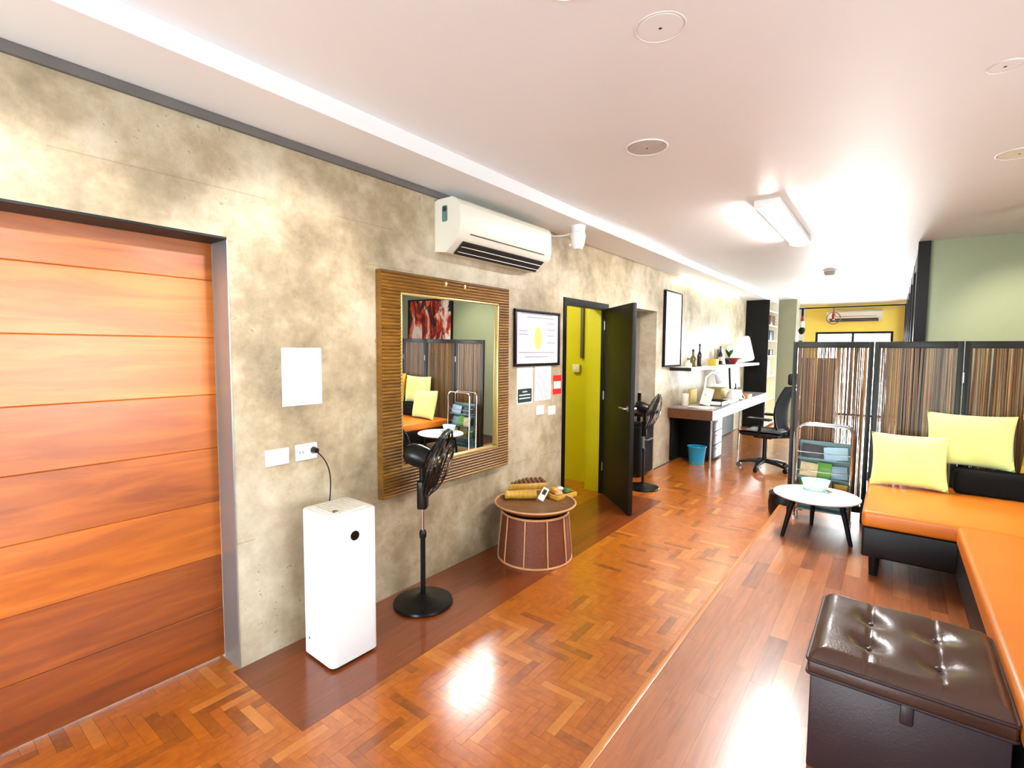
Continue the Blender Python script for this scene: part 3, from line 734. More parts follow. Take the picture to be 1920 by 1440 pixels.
for a_, c_ in (((-.1, -.09), (.1, -.08)), ((-.1, .08), (.1, .09)), ((-.105, -.09), (-.095, .09)), ((.095, -.09), (.105, .09))): obj('tray_side', B().box(a_[0], a_[1], 0, c_[0], c_[1], .035, .002), 'bamboo', t)
for k, (x, y, r, m) in enumerate(((-.03, .03, .036, 'bamboo'), (.04, .035, .032, 'ceramic'), (.05, -.03, .034, 'leaf'), (-.045, -.04, .033, 'cane'))):
    single('trinket', B().ball((0, 0, r*.8), r, (1, 1, .8)), m, ('round ochre wooden trinket', 'round cream trinket', 'round green trinket', 'round tan cane trinket')[k]+' in the small wooden tray', 'trinket', Matrix.Rotation(R(75), 3, 'Z') @ Vector((x, y, 0))+Vector((p.x-.02, p.y+.02, DZ0+.0085)), group='trinkets in the wooden tray')

# ================================================================ CEILING FITTINGS
t = thing('ceiling_light', 'long lit fluorescent batten on the white ceiling', 'ceiling light', (-.775, 4.81, CZ))
obj('housing', B().box(-.085, -.77, -.045, .085, .77, 0, .006), 'white_plastic', t)
obj('end_piece', B().box(-.088, -.795, -.06, .088, -.765, 0, .006), 'white_plastic', t); obj('end_piece', B().box(-.088, .765, -.06, .088, .795, 0, .006), 'white_plastic', t)
obj('diffuser', B().prism([(-.07, -.046), (-.055, -.07), (0, -.078), (.055, -.07), (.07, -.046)], 'y', -.764, .764), 'lamp_on', t)
def disc(name, label, cat, px, py, r, ht, m):
    p = fl(px, py, CZ); t = thing(name, label, cat, (p.x, p.y, CZ))
    obj('ring', B().lathe([(r*.94, -ht*.5), (r*.96, -ht*.7), (r, -ht*.4), (r, 0), (r*.94, 0), (r*.94, -ht*.5)], 40), 'ceiling', t); obj('face', B().lathe([(0, -ht*.8), (r*.87, -ht*.55), (r*.87, 0), (0, 0)], 40), m, t)
    obj('centre_mark', B().cyl((0, 0, -ht*.9), (0, 0, -ht*.6), .006, n=8), 'dark_slot', t)
disc('ceiling_speaker', 'round grey speaker grille on the ceiling near the lit batten', 'speaker', 1213, 276, .11, .008, 'grey_disc')
disc('ceiling_speaker', 'round pale speaker on the ceiling over the sliding-door end', 'speaker', 1238, 52, .085, .003, 'ceiling')
disc('ceiling_vent', 'round beige ceiling vent over the orange bench', 'vent', 1912, 287, .1, .006, 'cream_plastic')
p = fl(1885, 124, CZ); disc('ceiling_speaker', 'small grey disc on the ceiling over the brown ottoman', 'speaker', 1885, 124, .055, .003, 'ceiling')
for yy, l_ in ((1.33, 'recessed lit downlight over the parquet by the air purifier'), (.3, 'recessed lit downlight over the parquet by the sliding door')):
    t = thing('ceiling_downlight', l_, 'downlight', (-.82, yy, CZ)); obj('trim_ring', B().lathe([(.07, -.004), (.078, -.008), (.085, -.004), (.085, 0), (.07, 0), (.07, -.004)], 32), 'white_plastic', t); obj('lens', B().lathe([(0, -.003), (.07, -.003), (.07, -.001), (0, -.001)], 32), 'spot_on', t)
    dl = bpy.data.lights.new('downlight_bulb', 'SPOT'); dl.energy = 170; dl.color = (1, .95, .9); dl.spot_size = R(46); dl.spot_blend = .6; dl.shadow_soft_size = .07
    do = bpy.data.objects.new('downlight_bulb', dl); COL.objects.link(do); do.location = (-.82, yy, CZ-.012); do.rotation_euler = Vector((-math.sin(R(61)), 0, -math.cos(R(61)))).to_track_quat('-Z', 'Y').to_euler(); do['kind'] = 'helper'
t_ = fl(1556, 507, CZ)
t = thing('smoke_detector', 'small domed detector on the ceiling past the lit batten', 'detector', (t_.x, t_.y, CZ))
obj('base', B().cyl((0, 0, -.015), (0, 0, 0), .09, n=28), 'white_plastic', t); obj('dome', B().lathe([(0, -.07), (.05, -.066), (.065, -.045), (.07, -.015), (0, -.015)], 24), 'grey_disc', t)
t = thing('ceiling_spotlight', 'black ceiling spotlight aimed at the sage wall', 'spotlight', (.78, 5.2, CZ))
obj('mount', B().cyl((0, 0, -.03), (0, 0, 0), .05), 'matte_black', t)
obj('stem', B().cyl((0, 0, -.09), (0, 0, -.03), .009), 'matte_black', t)
dr = Vector((.15, 1.1, -.75)).normalized(); mtx = Matrix.Translation((0, 0, -.1)) @ dr.to_track_quat('Z', 'Y').to_matrix().to_4x4()
obj('head', B().lathe([(0, -.06), (.03, -.055), (.045, .0), (.048, .07), (.042, .07), (.04, .05), (0, .05)], 24, mtx=mtx), 'matte_black', t)
obj('lens', B().lathe([(0, .052), (.039, .052), (.039, .056), (0, .056)], 20, mtx=mtx), 'spot_on', t)
sl = bpy.data.lights.new('spot_bulb', 'SPOT'); sl.energy = 60; sl.color = (1, .88, .66); sl.spot_size = R(62); sl.spot_blend = .9; sl.shadow_soft_size = .04
so = bpy.data.objects.new('spot_bulb', sl); COL.objects.link(so); so.location = Vector((.78, 5.2, CZ-.1))+dr*.08; so.rotation_euler = dr.to_track_quat('-Z', 'Y').to_euler(); so['kind'] = 'helper'
# slim lit tube along the top of the wall over the desk
t = thing('led_tube', 'slim lit warm tube lamp along the wall top over the desk', 'lamp', (WX+.07, 6.65, SZ))
obj('housing', B().box(-.02, 0, -.03, .02, 3.2, 0, .003), 'white_plastic', t); obj('tube', B().cyl((0, .03, -.04), (0, 3.17, -.04), .014, n=12), 'tube_on', t)

# ================================================================ DESK END OF THE ROOM
X = WX+.03
y0, z0, y1, z1 = wallrect(1245, 688, 1280, 551, X)
t = thing('whiteboard', 'tall whiteboard with a black edge on the wall above the shelf', 'whiteboard', (WX, (y0+y1)/2, z0)); hw, hh = (y1-y0)/2, z1-z0
obj('board', B().box(.0, -hw+.02, .02, .026, hw-.02, hh-.02), 'paper', t, smooth=0)
obj('frame', B().box(0, -hw, 0, .036, hw, .02, .002).box(0, -hw, hh-.02, .036, hw, hh, .002).box(0, -hw, .02, .036, -hw+.02, hh-.02, .002).box(0, hw-.02, .02, .036, hw, hh-.02, .002), 'black_frame', t)
SHZ = 1.245
t = thing('wall_shelf', 'long white floating shelf on the wall over the desk', 'shelf', (WX, 6.62, SHZ)); obj('shelf_board', B().box(0, .004, 0, .285, 4.14, .045, .003), 'white_plastic', t); obj('end_piece', B().box(0, 0, 0, .284, .004, .045), 'dark_slot', t, smooth=0)  # thin dark sheet over the near end of the white board
ST = SHZ+.0455
def shelf_pt(px, x=-2.2):                      # a thing standing on the shelf
    return onx(px, 690, x).y
# bottles, bowl, cards and white boards on the shelf
BOT = [(0, 0), (.032, 0), (.034, .01), (.034, .11), (.02, .14), (.012, .155), (.012, .2), (.014, .2), (.014, .215), (0, .215)]
def bottle(px, h, m, label, cat='bottle', wr=1, x=-2.22):
    t = thing(cat.replace(' ', '_'), label, cat, (x, shelf_pt(px, x), ST)); k = h/.215
    obj('glass_body', B().lathe([(r*wr, z*k) for r, z in BOT], 20), m, t); obj('cap', B().cyl((0, 0, h-.001), (0, 0, h+.02), .014*wr, n=14), 'matte_black' if m != 'ceramic' else 'leaf', t)
bottle(1291, .1, 'ceramic', 'short cream bottle on the shelf next to the whiteboard', wr=1.2, x=-2.16)
bottle(1290, .1, 'ceramic', 'short cream bottle on the shelf before the olive bottle', wr=1.2, x=-2.28)
bottle(1299, .22, 'bottle_olive', 'olive glass bottle on the white shelf', wr=1.3, x=-2.2)
bottle(1311, .3, 'bottle', 'tall dark brown bottle on the white shelf')
single('yellow_box', B().box(-.06, -.07, 0, .06, .07, .1, .004), 'yellow_book', 'small yellow box on the shelf before the red bowl', 'box', (-2.2, shelf_pt(1337), ST))
yb = shelf_pt(1368)
single('red_bowl', B().lathe([(0, .02), (.07, .02), (.08, .0), (.085, 0), (.09, .03), (.17, .08), (.26, .1), (.265, .106), (.2, .1), (.09, .045), (0, .04)], 32), 'red_ceramic', 'wide shallow red bowl on the white shelf', 'bowl', (-2.13, yb-.03, ST), smooth=60).scale = (.5, .75, 1)
single('upright_card', B().box(-.004, -.09, 0, .004, .09, .26), 'paper', 'upright white card in front of the dark bottle by the red bowl', 'card', (-2.3, yb-.01, ST), (0, R(-6), 0), smooth=0)
t = thing('dark_wine_bottle', 'dark wine bottle standing beside the upright white card', 'bottle', (-2.3, yb-.2, ST)); obj('glass_body', B().lathe([(r*1.1, z*1.4) for r, z in BOT], 20), 'bottle', t); obj('label_band', B().cyl((0, 0, .06), (0, 0, .12), .0385, n=20), 'ceramic', t)
# pot plant behind the bowl
yp = 9.16
t = thing('potted_plant', 'leafy green plant in a dark pot on the shelf', 'plant', (-2.27, yp, ST)); obj('pot', B().lathe([(0, 0), (.05, 0), (.065, .1), (.055, .1), (.05, .09), (0, .09)], 20), 'dark_book', t)
for k in range(14):
    a = 2*PI*k/12+rnd.random(); l = rnd.uniform(.1, .17); 
    def lf(u, v, a=a, l=l): r = l*u; return Vector((.5*r*math.cos(a)-(v-.5)*.05*math.sin(PI*u)*math.sin(a), r*math.sin(a)+(v-.5)*.05*math.sin(PI*u)*math.cos(a), .1+.28*l/.17*u-.12*u*u))
    obj('leaf', B().grid(lf, 6, 2), 'leaf', t)
for k, (yy, h, wd, rl) in enumerate(((9.5, .32, .25, -14), (9.85, .34, .25, -12), (10.22, .48, .26, -12))):
    single('display_board', B().prism(rrect(-wd/2, 0, wd/2, h, .05), 'y', -.008, .008), 'paper', ('low round-cornered white board standing on the shelf by the plant', 'middle round-cornered white board standing on the shelf', 'tallest round-cornered white board standing on the shelf near the bookcase')[k], 'board', (-2.2, yy, ST+.03), (R(-10), R(rl), R(20)), group='display boards on the shelf')
# desk
DY0, DY1, DX1, DZ = 6.58, 10.0, -1.80, .765
t = thing('desk', 'long brown desk with grey top along the concrete wall', 'desk', (0, 0, 0))
obj('desk_top', B().box(WX+.005, DY0, DZ-.02, DX1, DY1, DZ, .003), 'desk_top', t)
obj('end_panel', B().box(WX+.005, DY0+.004, DZ-.145, DX1-.004, DY0+.03, DZ-.02), 'desk_brown', t, smooth=0)
obj('front_apron', B().box(DX1-.03, DY0+.03, DZ-.145, DX1-.004, DY1, DZ-.02), 'desk_top', t, smooth=0)
for yy in (DY0+.03, 8.1, DY1-.05): obj('leg', B().cyl((DX1-.035, yy+.03, 0), (DX1-.02, yy, DZ-.14), .011, .014, 12), 'chrome', t)
obj('modesty_panel', B().box(WX+.008, DY0+.1, .02, WX+.03, DY1, DZ-.02), 'matte_black', t, smooth=0)
t = thing('drawer_pedestal', 'black drawer pedestal under the near end of the desk', 'drawers', (-2.13, 7.25, 0))
obj('carcass', B().box(-.22, -.25, .02, .2, .25, .6, .004), 'matte_black', t)
for k in range(3):
    d_ = obj('drawer', B().box(.2, -.24, .03+.19*k, .215, .24, .21+.19*k, .003), 'black_plastic', t); obj('handle', B().box(.215, -.05, .15+.19*k, .225, .05, .16+.19*k, .001), 'steel', d_)
p = fl(1303, 871)
t = thing('waste_bin', 'turquoise plastic waste bin under the desk', 'bin', (p.x, p.y+.06, 0)); obj('bucket', B().lathe([(0, .006), (.085, .006), (.088, 0), (.092, 0), (.118, .23), (.122, .235), (.116, .235), (.088, .012), (0, .012)], 32), 'blue_bin', t); obj('rim', B().tube(circ(.119, .236, 32), .006, 6, True), 'blue_bin', t)
obj('bin_label', B().lathe([(.0935, .01), (.0965, .035), (.0985, .035), (.0955, .01)], 32), 'teal_sheet', t)
def dk(px, x): return onx(px, 760, x).y
single('white_canister', B().lathe([(0, 0), (.045, 0), (.047, .005), (.047, .16), (.044, .165), (0, .165)], 24), 'ceramic', 'white cylindrical canister on the near end of the desk', 'canister', (-2.25, 6.86, DZ))
t = thing('paper_stack', 'low stack of cream papers on the near end of the desk', 'papers', (-1.99, 6.71, DZ))
for k in range(4): obj('sheet', B().box(-.15, -.105, .004*k, .15, .105, .004*k+.0035), 'ceramic', t, rot=(0, 0, R(8*k-12)), smooth=0)
single('kraft_box', B().box(-.02, -.14, 0, .02, .14, .2, .003), 'kraft', 'upright kraft folder box against the wall behind the canister', 'box', (-2.3, 7.35, DZ))
t = thing('card_stand', 'tilted white card on a small easel on the desk', 'stand', (-2.02, 6.96, DZ)); obj('card', B().prism(rrect(-.075, .016, .075, .25, .01), 'y', -.003, .003), 'paper', t, rot=(R(-14), R(8), R(-12))); obj('easel_leg', B().cyl((0, .09, 0), (0, .03, .16), .004, n=8), 'black_plastic', t)
t = thing('dark_tray', 'black document tray with papers beside the white card', 'tray', (-1.96, 7.25, DZ)); obj('tray_body', B().box(-.14, -.19, 0, .14, .19, .012, .002).box(-.14, -.19, .012, -.13, .19, .06).box(.13, -.19, .012, .14, .19, .06).box(-.13, .18, .012, .13, .19, .06), 'black_plastic', t, smooth=0); obj('papers', B().box(-.12, -.17, .013, .12, .15, .03), 'paper', t, smooth=0)
t = thing('desk_lamp', 'white bent-arm desk lamp behind the tilted card', 'lamp', (-2.2, 7.6, DZ)); obj('base', B().cyl((0, 0, 0), (0, 0, .02), .07, n=24), 'white_plastic', t)
obj('arm', B().tube([(0, 0, .02), (0, -.02, .2), (0, .02, .36), (.05, .12, .43), (.1, .2, .4)], .016, 8), 'white_plastic', t); obj('shade', B().cyl((.1, .2, .41), (.15, .27, .3), .03, .075, 20), 'white_plastic', t)
single('kraft_carton', B().box(-.12, -.2, 0, .12, .2, .16, .004), 'kraft', 'wide kraft carton against the wall in the middle of the desk', 'box', (-2.25, 8.4, DZ))
t = thing('white_paper_bag', 'crumpled white paper bag on the desk', 'bag', (-1.955, 8.33, DZ+.007))
obj('bag_body', B().grid(lambda u, v: Vector((.13*math.cos(2*PI*u)*(1-.35*v)*(1+.12*math.sin(9*u+7*v)), .2*math.sin(2*PI*u)*(1-.35*v)*(1+.1*math.sin(11*u)), .14*v+.006*math.sin(17*u))), 24, 5), 'paper', t)
obj('bag_fold', B().box(-.07, -.12, .1, .07, .12, .137, .012), 'paper', t)
t = thing('monitor', 'black monitor on the desk beside the bookcase', 'monitor', (-2.12, 9.1, DZ)); 
obj('foot', B().box(-.1, -.13, 0, .1, .13, .012, .003), 'black_plastic', t); obj('neck', B().cyl((0, 0, .01), (-.02, 0, .2), .02), 'black_plastic', t)
obj('panel', B().box(-.03, -.31, .12, .0, .31, .5, .006), 'black_plastic', t, rot=(0, R(-4), 0)); obj('screen', B().box(.0005, -.295, .14, .002, .295, .485), 'dark_book', t, rot=(0, R(-4), 0), smooth=0)
single('orange_folder', B().box(-.12, -.16, 0, .12, .16, .05, .003), 'orange_book', 'thick orange folder lying before the monitor', 'folder', (-1.95, 8.75, DZ))
single('white_papers', B().box(-.1, -.3, 0, .1, .3, .02, .002), 'paper', 'spread of white papers at the desk edge by the office chair', 'papers', (-1.92, 7.78, DZ), (0, 0, R(4)))
# office chair
t = thing('office_chair', 'black mesh-back office chair with headrest drawn up to the desk', 'chair', (-1.27, 7.05, 0), R(172))
for k in range(5):
    a = 2*PI*k/5+.3; L_ = obj('base_arm', B().tube([(0, 0, .11), (.17*math.cos(a), .17*math.sin(a), .095), (.3*math.cos(a), .3*math.sin(a), .065)], [.03, .024, .016], 8), 'black_plastic', t)
    obj('caster', B().cyl((.3*math.cos(a)-.018*math.sin(a), .3*math.sin(a)+.018*math.cos(a), .03), (.3*math.cos(a)+.018*math.sin(a), .3*math.sin(a)-.018*math.cos(a), .03), .03, n=16), 'black_plastic', L_)
obj('gas_lift', B().cyl((0, 0, .1), (0, 0, .42), .027), 'black_plastic', t); obj('tilt_box', B().box(-.1, -.09, .4, .12, .09, .46, .015), 'black_plastic', t)
obj('seat', B().grid(lambda u, v: Vector((-.24+.5*u, -.25+.5*v, .46+.05*abs(2*v-1)**2.5-.04*max(0, u-.8)*5*.2)), 10, 10).box(-.23, -.24, .44, .25, .24, .5, .04, 3), 'black_leather', t)
def bk(u, v, off=0):
    z = .55+.52*v; x = -.25-.07*v+.05*math.sin(PI*v)-off; wd = .23*(1-.25*abs(2*v-.9)**2); return Vector((x+.06*(2*u-1)**2, (2*u-1)*wd, z))
obj('backrest_mesh', B().grid(lambda u, v: bk(u, v), 10, 10), 'mesh_black', t)
obj('back_frame', B().tube([bk(0, v/8) for v in range(9)]+[bk(u/6, 1) for u in range(1, 7)]+[bk(1, 1-v/8) for v in range(1, 9)]+[bk(1-u/6, 0) for u in range(1, 6)], .014, 8, True), 'black_plastic', t)
obj('back_support', B().tube([(-.08, 0, .43), (-.28, 0, .46), (-.36, 0, .7), (-.33, 0, .95), (-.3, 0, 1.1)], [.03, .035, .03, .022, .018], 8), 'black_plastic', t)
obj('headrest', B().box(-.33, -.14, 1.1, -.27, .14, 1.24, .025, 3), 'black_leather', t)
for s_ in (-1, 1): 
    ar = obj('arm_post', B().tube([(-.02, s_*.2, .45), (-.02, s_*.3, .48), (-.04, s_*.3, .66)], .018, 8), 'black_plastic', t); obj('arm_pad', B().box(-.16, s_*.3-.045, .66, .12, s_*.3+.045, .69, .012), 'black_plastic', ar)
# black case and board standing by the alcove behind the fan
t = thing('upright_case', 'tall black upright case with a shelf board standing in the alcove', 'case', (-2.52, 5.75, 0))
obj('case_body', B().box(-.16, -.2, .03, .2, .2, .62, .03, 3), 'matte_black', t); obj('shelf_board', B().box(-.18, -.24, .74, .24, .24, .78, .005), 'black_plastic', t)
for s_ in (-1, 1): obj('upright', B().box(-.02, s_*.2-.012, .62, .02, s_*.2+.012, .98), 'black_plastic', t, smooth=0)
obj('handle', B().tube([(.2, -.08, .45), (.235, -.08, .45), (.235, .08, .45), (.2, .08, .45)], .009, 6), 'steel', t)
for k in (-1, 1): obj('wheel', B().cyl((.1, k*.16, .03), (.1, k*.19, .03), .03, n=14), 'black_plastic', t)
# bookcase
t = thing('bookcase', 'tall black-sided bookcase with open shelves beside the column', 'bookcase', (0, 0, 0)); Y0, Y1, X0, X1 = 10.8, 11.75, WX+.005, -1.965
obj('side_panel', B().box(X0, Y0, 0, X1, Y0+.03, SZ-.003), 'matte_black', t, smooth=0); obj('side_panel', B().box(X0, Y1-.03, 0, X1, Y1, SZ-.003), 'ceramic', t, smooth=0)
obj('back_panel', B().box(X0, Y0+.03, 0, X0+.015, Y1-.03, SZ-.003), 'yellow_wall', t, smooth=0)
SH = (.05, .55, 1.02, 1.42, 1.72, 2.02, 2.3)
for z in SH: obj('shelf_board', B().box(X0+.015, Y0+.03, z-.012, X1, Y1-.03, z+.012), 'ceramic', t, smooth=0)
def on_shelf(name, label, cat, y, z, wd, h, dp, m): single(name, B().box(-dp, -wd/2, 0, 0, wd/2, h, .004), m, label, cat, (X1-.02, y, z+.0125))
on_shelf('storage_box', 'navy storage box on the bookcase', 'box', 11.25, 1.72, .4, .2, .25, 'navy')
on_shelf('dark_binder', 'dark binder lying on the bookcase under the navy box', 'binder', 11.3, 1.42, .3, .12, .25, 'dark_book')
on_shelf('wooden_crate', 'brown wooden crate on the top bookcase shelf', 'crate', 11.3, 2.02, .45, .2, .25, 'desk_brown')
for k, (m, l) in enumerate((('orange_book', 'orange spined book on the bookcase'), ('yellow_book', 'yellow spined book on the bookcase'), ('beige_book', 'beige spined book on the bookcase'))): on_shelf('book', l, 'book', 10.95+.09*k, 1.02, .08, .3, .22, m)
# far end: air conditioner, black rail and what hangs from it, low bench
aircon('air_conditioner', 'white air conditioner on the yellow wall over the far window', 0, 1.05, 0, .24, .2, (-1.3, FY, 2.22), R(-90)).rotation_euler = (0, 0, R(-90))
YR = 12.6; zb = ony(1600, 577, YR).z
single('hanging_rail', B().cyl((-1.66, 0, 0), (.15, 0, 0), .014, n=12), 'matte_black', 'thin black rail running across the room to the glazing', 'rail', (0, YR-.3, zb))
p = ony(1565, 606, YR)
t = thing('hanging_ring', 'thin brass ring with a small figure hanging from the black rail', 'ornament', (p.x, YR-.3, zb)); obj('cord', B().cyl((0, 0, -.1), (0, 0, -.012), .006, n=8), 'matte_black', t)
obj('ring', B().tube([(.12*math.cos(2*PI*i/32), 0, -.22+.12*math.sin(2*PI*i/32)) for i in range(32)], .009, 6, True), 'bamboo_dark', t); obj('figure', B().lathe([(0, -.26), (.02, -.25), (.035, -.17), (.02, -.11), (0, -.1)], 12), 'red_ceramic', t)
p = ony(1508, 606, YR)
t = thing('hanging_lantern', 'small dark-and-white lantern hanging from the black rail by the column', 'lantern', (p.x, YR-.3, zb)); obj('strap', B().box(-.02, -.01, -.16, .02, .01, -.012), 'matte_black', t, smooth=0)
obj('red_cap', B().cyl((0, 0, -.27), (0, 0, -.16), .035, .02), 'red_ceramic', t); obj('glass', B().cyl((0, 0, -.4), (0, 0, -.27), .05, .04), 'ceramic', t); obj('base', B().ball((0, 0, -.47), .08, (.8, .8, 1)), 'matte_black', t)
t = thing('low_bench', 'low pale bench under the far window', 'bench', (-2.0, 13.4, 0)); obj('bench_top', B().box(-.35, -.25, .4, .35, .25, .45, .01), 'ceramic', t)
for sx_ in (-1, 1):
    for sy_ in (-1, 1): obj('leg', B().box(sx_*.3-.03, sy_*.2-.03, 0, sx_*.3+.03, sy_*.2+.03, .4), 'kraft', t, smooth=0)

xa, xb = ony(1502, 700, 8.4).x, ony(1566, 700, 8.4).x
t = thing('tall_cabinet', 'dark brown cabinet glimpsed through the reed screen by the glazing side', 'cabinet', ((xa+xb)/2, 8.6, 0)); cw = (xb-xa)/2
obj('carcass', B().box(-cw, -.2, .05, cw, .2, 1.42, .005), 'desk_brown', t); obj('plinth', B().box(-cw+.02, -.17, 0, cw-.02, .18, .05), 'matte_black', t, smooth=0)
for sx_ in (-1, 1):
    d_ = obj('door', B().box(min(sx_*.004, sx_*(cw-.005)), -.222, .07, max(sx_*.004, sx_*(cw-.005)), -.2, 1.4, .004), 'desk_brown', t); obj('knob', B().ball((sx_*.04, -.235, .75), .014), 'steel', d_)

# ================================================================ LOUNGE
# folding reed screen
SE = [(-.672, 4.735), (-.125, 4.81), (.392, 4.745), (.905, 4.81), (1.42, 4.745)]; STOP = 1.592
t = thing('folding_screen', 'charcoal folding screen of reed panels behind the orange bench', 'screen', (0, 0, 0))
for k, (pa, pb_) in enumerate(zip(SE, SE[1:])):
    d_ = Vector((pb_[0]-pa[0], pb_[1]-pa[1], 0)); L_ = d_.length; an = math.atan2(d_.y, d_.x); loc = (pa[0], pa[1], PZ)
    hp = STOP-PZ; sw_ = .036
    fr = B().box(.003, -.012, .0, sw_, .012, hp, .002).box(L_-sw_, -.012, 0, L_-.003, .012, hp, .002).box(sw_, -.012, hp-.05, L_-sw_, .012, hp, .002).box(sw_, -.012, .08, L_-sw_, .012, .13, .002)
    po = obj('panel_frame', fr, 'screen_frame', t, loc, (0, 0, an))
    rd = B()
    for ly in (-.006, .005):
      x = sw_+.004
      while x < L_-sw_-.004:
        r = rnd.uniform(.0026, .0052); z1 = hp-.045
        tl = rnd.uniform(-.006, .006); y = ly+rnd.uniform(-.001, .001)
        x0 = min(max(x, sw_+.004), L_-sw_-.004); x1 = min(max(x+tl, sw_+.004), L_-sw_-.004); xm = (x0+x1)/2+rnd.uniform(-.005, .005)
        rd.tube([(x0, y, .11), (min(max(xm, sw_+.003), L_-sw_-.003), y, .11+(z1-.11)*rnd.uniform(.3, .7)), (x1, y, z1)], r, 4)
        x += r*2+rnd.choice((-.002, -.001, 0, .001, .0025, .006))
    ro = obj('reed_fill', rd, 'reed', po, smooth=60); ro['kind'] = 'stuff'
for k in (1, 2, 3):
    for z in (.5, 1.3): obj('hinge', B().cyl((SE[k][0], SE[k][1]-.016, z), (SE[k][0], SE[k][1]-.016, z+.07), .006, n=8), 'steel', t)
# orange benches
SZT = .556
def bench(name, label, x0, y0, x1, y1, legs):
    t = thing(name, label, 'bench', ((x0+x1)/2, (y0+y1)/2, PZ)); hx_, hy_ = (x1-x0)/2, (y1-y0)/2
    obj('seat_pad', B().box(-hx_, -hy_, SZT-PZ-.098, hx_, hy_, SZT-PZ, .022, 4), 'orange_leather', t)
    obj('base_box', B().box(-hx_+.006, -hy_+.006, .125, hx_-.006, hy_-.006, SZT-PZ-.0985, .012, 3), 'black_leather', t)
    for lx_, ly_ in legs: obj('leg', B().cyl((lx_*(hx_-.07), ly_*(hy_-.07), 0), (lx_*(hx_-.07), ly_*(hy_-.07), .126), .022, .03, 14), 'matte_black', t)
LG = ((-1, -1), (-1, 1), (1, -1), (1, 1))
bench('upholstered_bench', 'orange leatherette bench on a black base in front of the reed screen', -.112, 3.652, 1.24, 4.69, LG)
bench('upholstered_bench', 'orange leatherette bench on a black base beside the brown ottoman', .318, 1.0, 1.24, 3.648, LG)
zbt = ony(1800, 882, 4.5).z
single('bolster', B().box(-.5, -.1, 0, .5, .1, zbt-SZT, .035, 4), 'black_fabric', 'black bolster along the back of the orange bench', 'bolster', (.86, 4.585, SZT))
def cush(label, xc, yb_, zb_, wd, ht, tilt, yaw, m='lime_fabric', grp='pale lime cushions', th=.13):
    o = single('cushion', B().cushion(wd, ht, th), m, label, 'cushion', (xc, yb_+.5*ht*math.sin(R(tilt))+.03, zb_+.5*ht*math.cos(R(tilt))), (R(-tilt), 0, R(yaw)), grp, 70); return o
cush('pale lime cushion resting on the orange bench seat', .115, 4.41, SZT+.004, .44, .38, 12, 4)
cush('pale lime cushion propped on top of the black bolster', .44, 4.605, zbt+.004, .47, .37, 6, -2)
cush('yellow cushion with a dark printed panel on the black bolster', .91, 4.605, zbt+.004, .43, .39, 6, 2, 'pattern_fabric', None)
# oval white table
TZ = .462; tc = Vector((-.412, 4.255))
t = thing('oval_table', 'low oval table with white top and black splayed legs on the platform', 'table', (tc.x, tc.y, PZ), R(20))
h = TZ-PZ
obj('table_top', B().lathe([(0, h-.018), (.265, h-.018), (.28, h-.01), (.28, h-.003), (.275, h), (0, h)], 56, sy=.98), 'table_white', t, smooth=30)
for k, a in enumerate((200, 320, 80)):
    ca, sa = math.cos(R(a)), math.sin(R(a)); obj('leg', B().cyl((.245*ca, .255*sa, 0), (.17*ca, .18*sa, h-.018), .013, .02, 14), 'matte_black', t)
obj('under_frame', B().cyl((0, 0, h-.04), (0, 0, h-.018), .17, n=32), 'matte_black', t)
p = fl(1540, 905, TZ)
t = thing('tissue_tub', 'pale aqua plastic tub on the oval white table', 'tub', (-.43, 4.38, TZ), R(12))
obj('tub_body', B().prism(rrect(-.085, -.06, .085, .06, .03), 'z', 0, .004).lathe([(.07, .0), (.095, .075), (.098, .08), (.092, .08), (.066, .008)], 36, sy=.75), 'aqua_plastic', t)
obj('lid_tab', B().box(.06, -.05, .0, .08, -.065, .012, .002), 'steel', t)
# magazine rack
RXc, RYc = -.44, 4.635; RW, RD, RH = .21, .065, .80
pt = ony(1545, 797, RYc); RH = pt.z-PZ; xl = ony(1493, 850, RYc-.08).x; xr = ony(1597, 850, RYc-.08).x; RXc = (xl+xr)/2; RW = (xr-xl)/2
t = thing('magazine_rack', 'tubular steel magazine rack standing before the reed screen', 'rack', (RXc, RYc, PZ))
def hoop(y):
    pts = [(-RW, y, .03), (-RW, y, RH-.06)]
    for i in range(1, 7): a = PI-PI/2*i/6; pts.append((-RW+.06+.06*math.cos(a), y, RH-.06+.06*math.sin(a)))
    for i in range(7): a = PI/2-PI/2*i/6; pts.append((RW-.06+.06*math.cos(a), y, RH-.06+.06*math.sin(a)))
    pts.append((RW, y, .03)); return pts
for y in (-RD, RD): obj('hoop', B().tube(hoop(y), .009, 8), 'chrome', t)
for z in (.06, .3, RH-.2):
    for sx_ in (-1, 1): obj('side_bar', B().cyl((sx_*RW, -RD, z), (sx_*RW, RD, z), .006, n=8), 'chrome', t)
TIER = [RH-.27, RH-.42, RH-.57, .10]
for k, z in enumerate(TIER):
    tr = obj('tier_tray', B().box(-RW+.006, -RD+.01, z-.008, RW-.006, RD-.005, z, .002), 'teal_sheet', t)
    obj('back_sheet', B().box(-RW+.008, RD-.02, z, RW-.008, RD-.014, z+.13), 'teal_sheet', tr, smooth=0)
    obj('retaining_wire', B().cyl((-RW, -RD+.012, z+.05), (RW, -RD+.012, z+.05), .004, n=8), 'chrome', tr)
for sx_ in (-1, 1):
    for y in (-RD, RD): obj('foot', B().cyl((sx_*RW, y, 0), (sx_*RW, y, .032), .013, n=12), 'white_plastic', t)
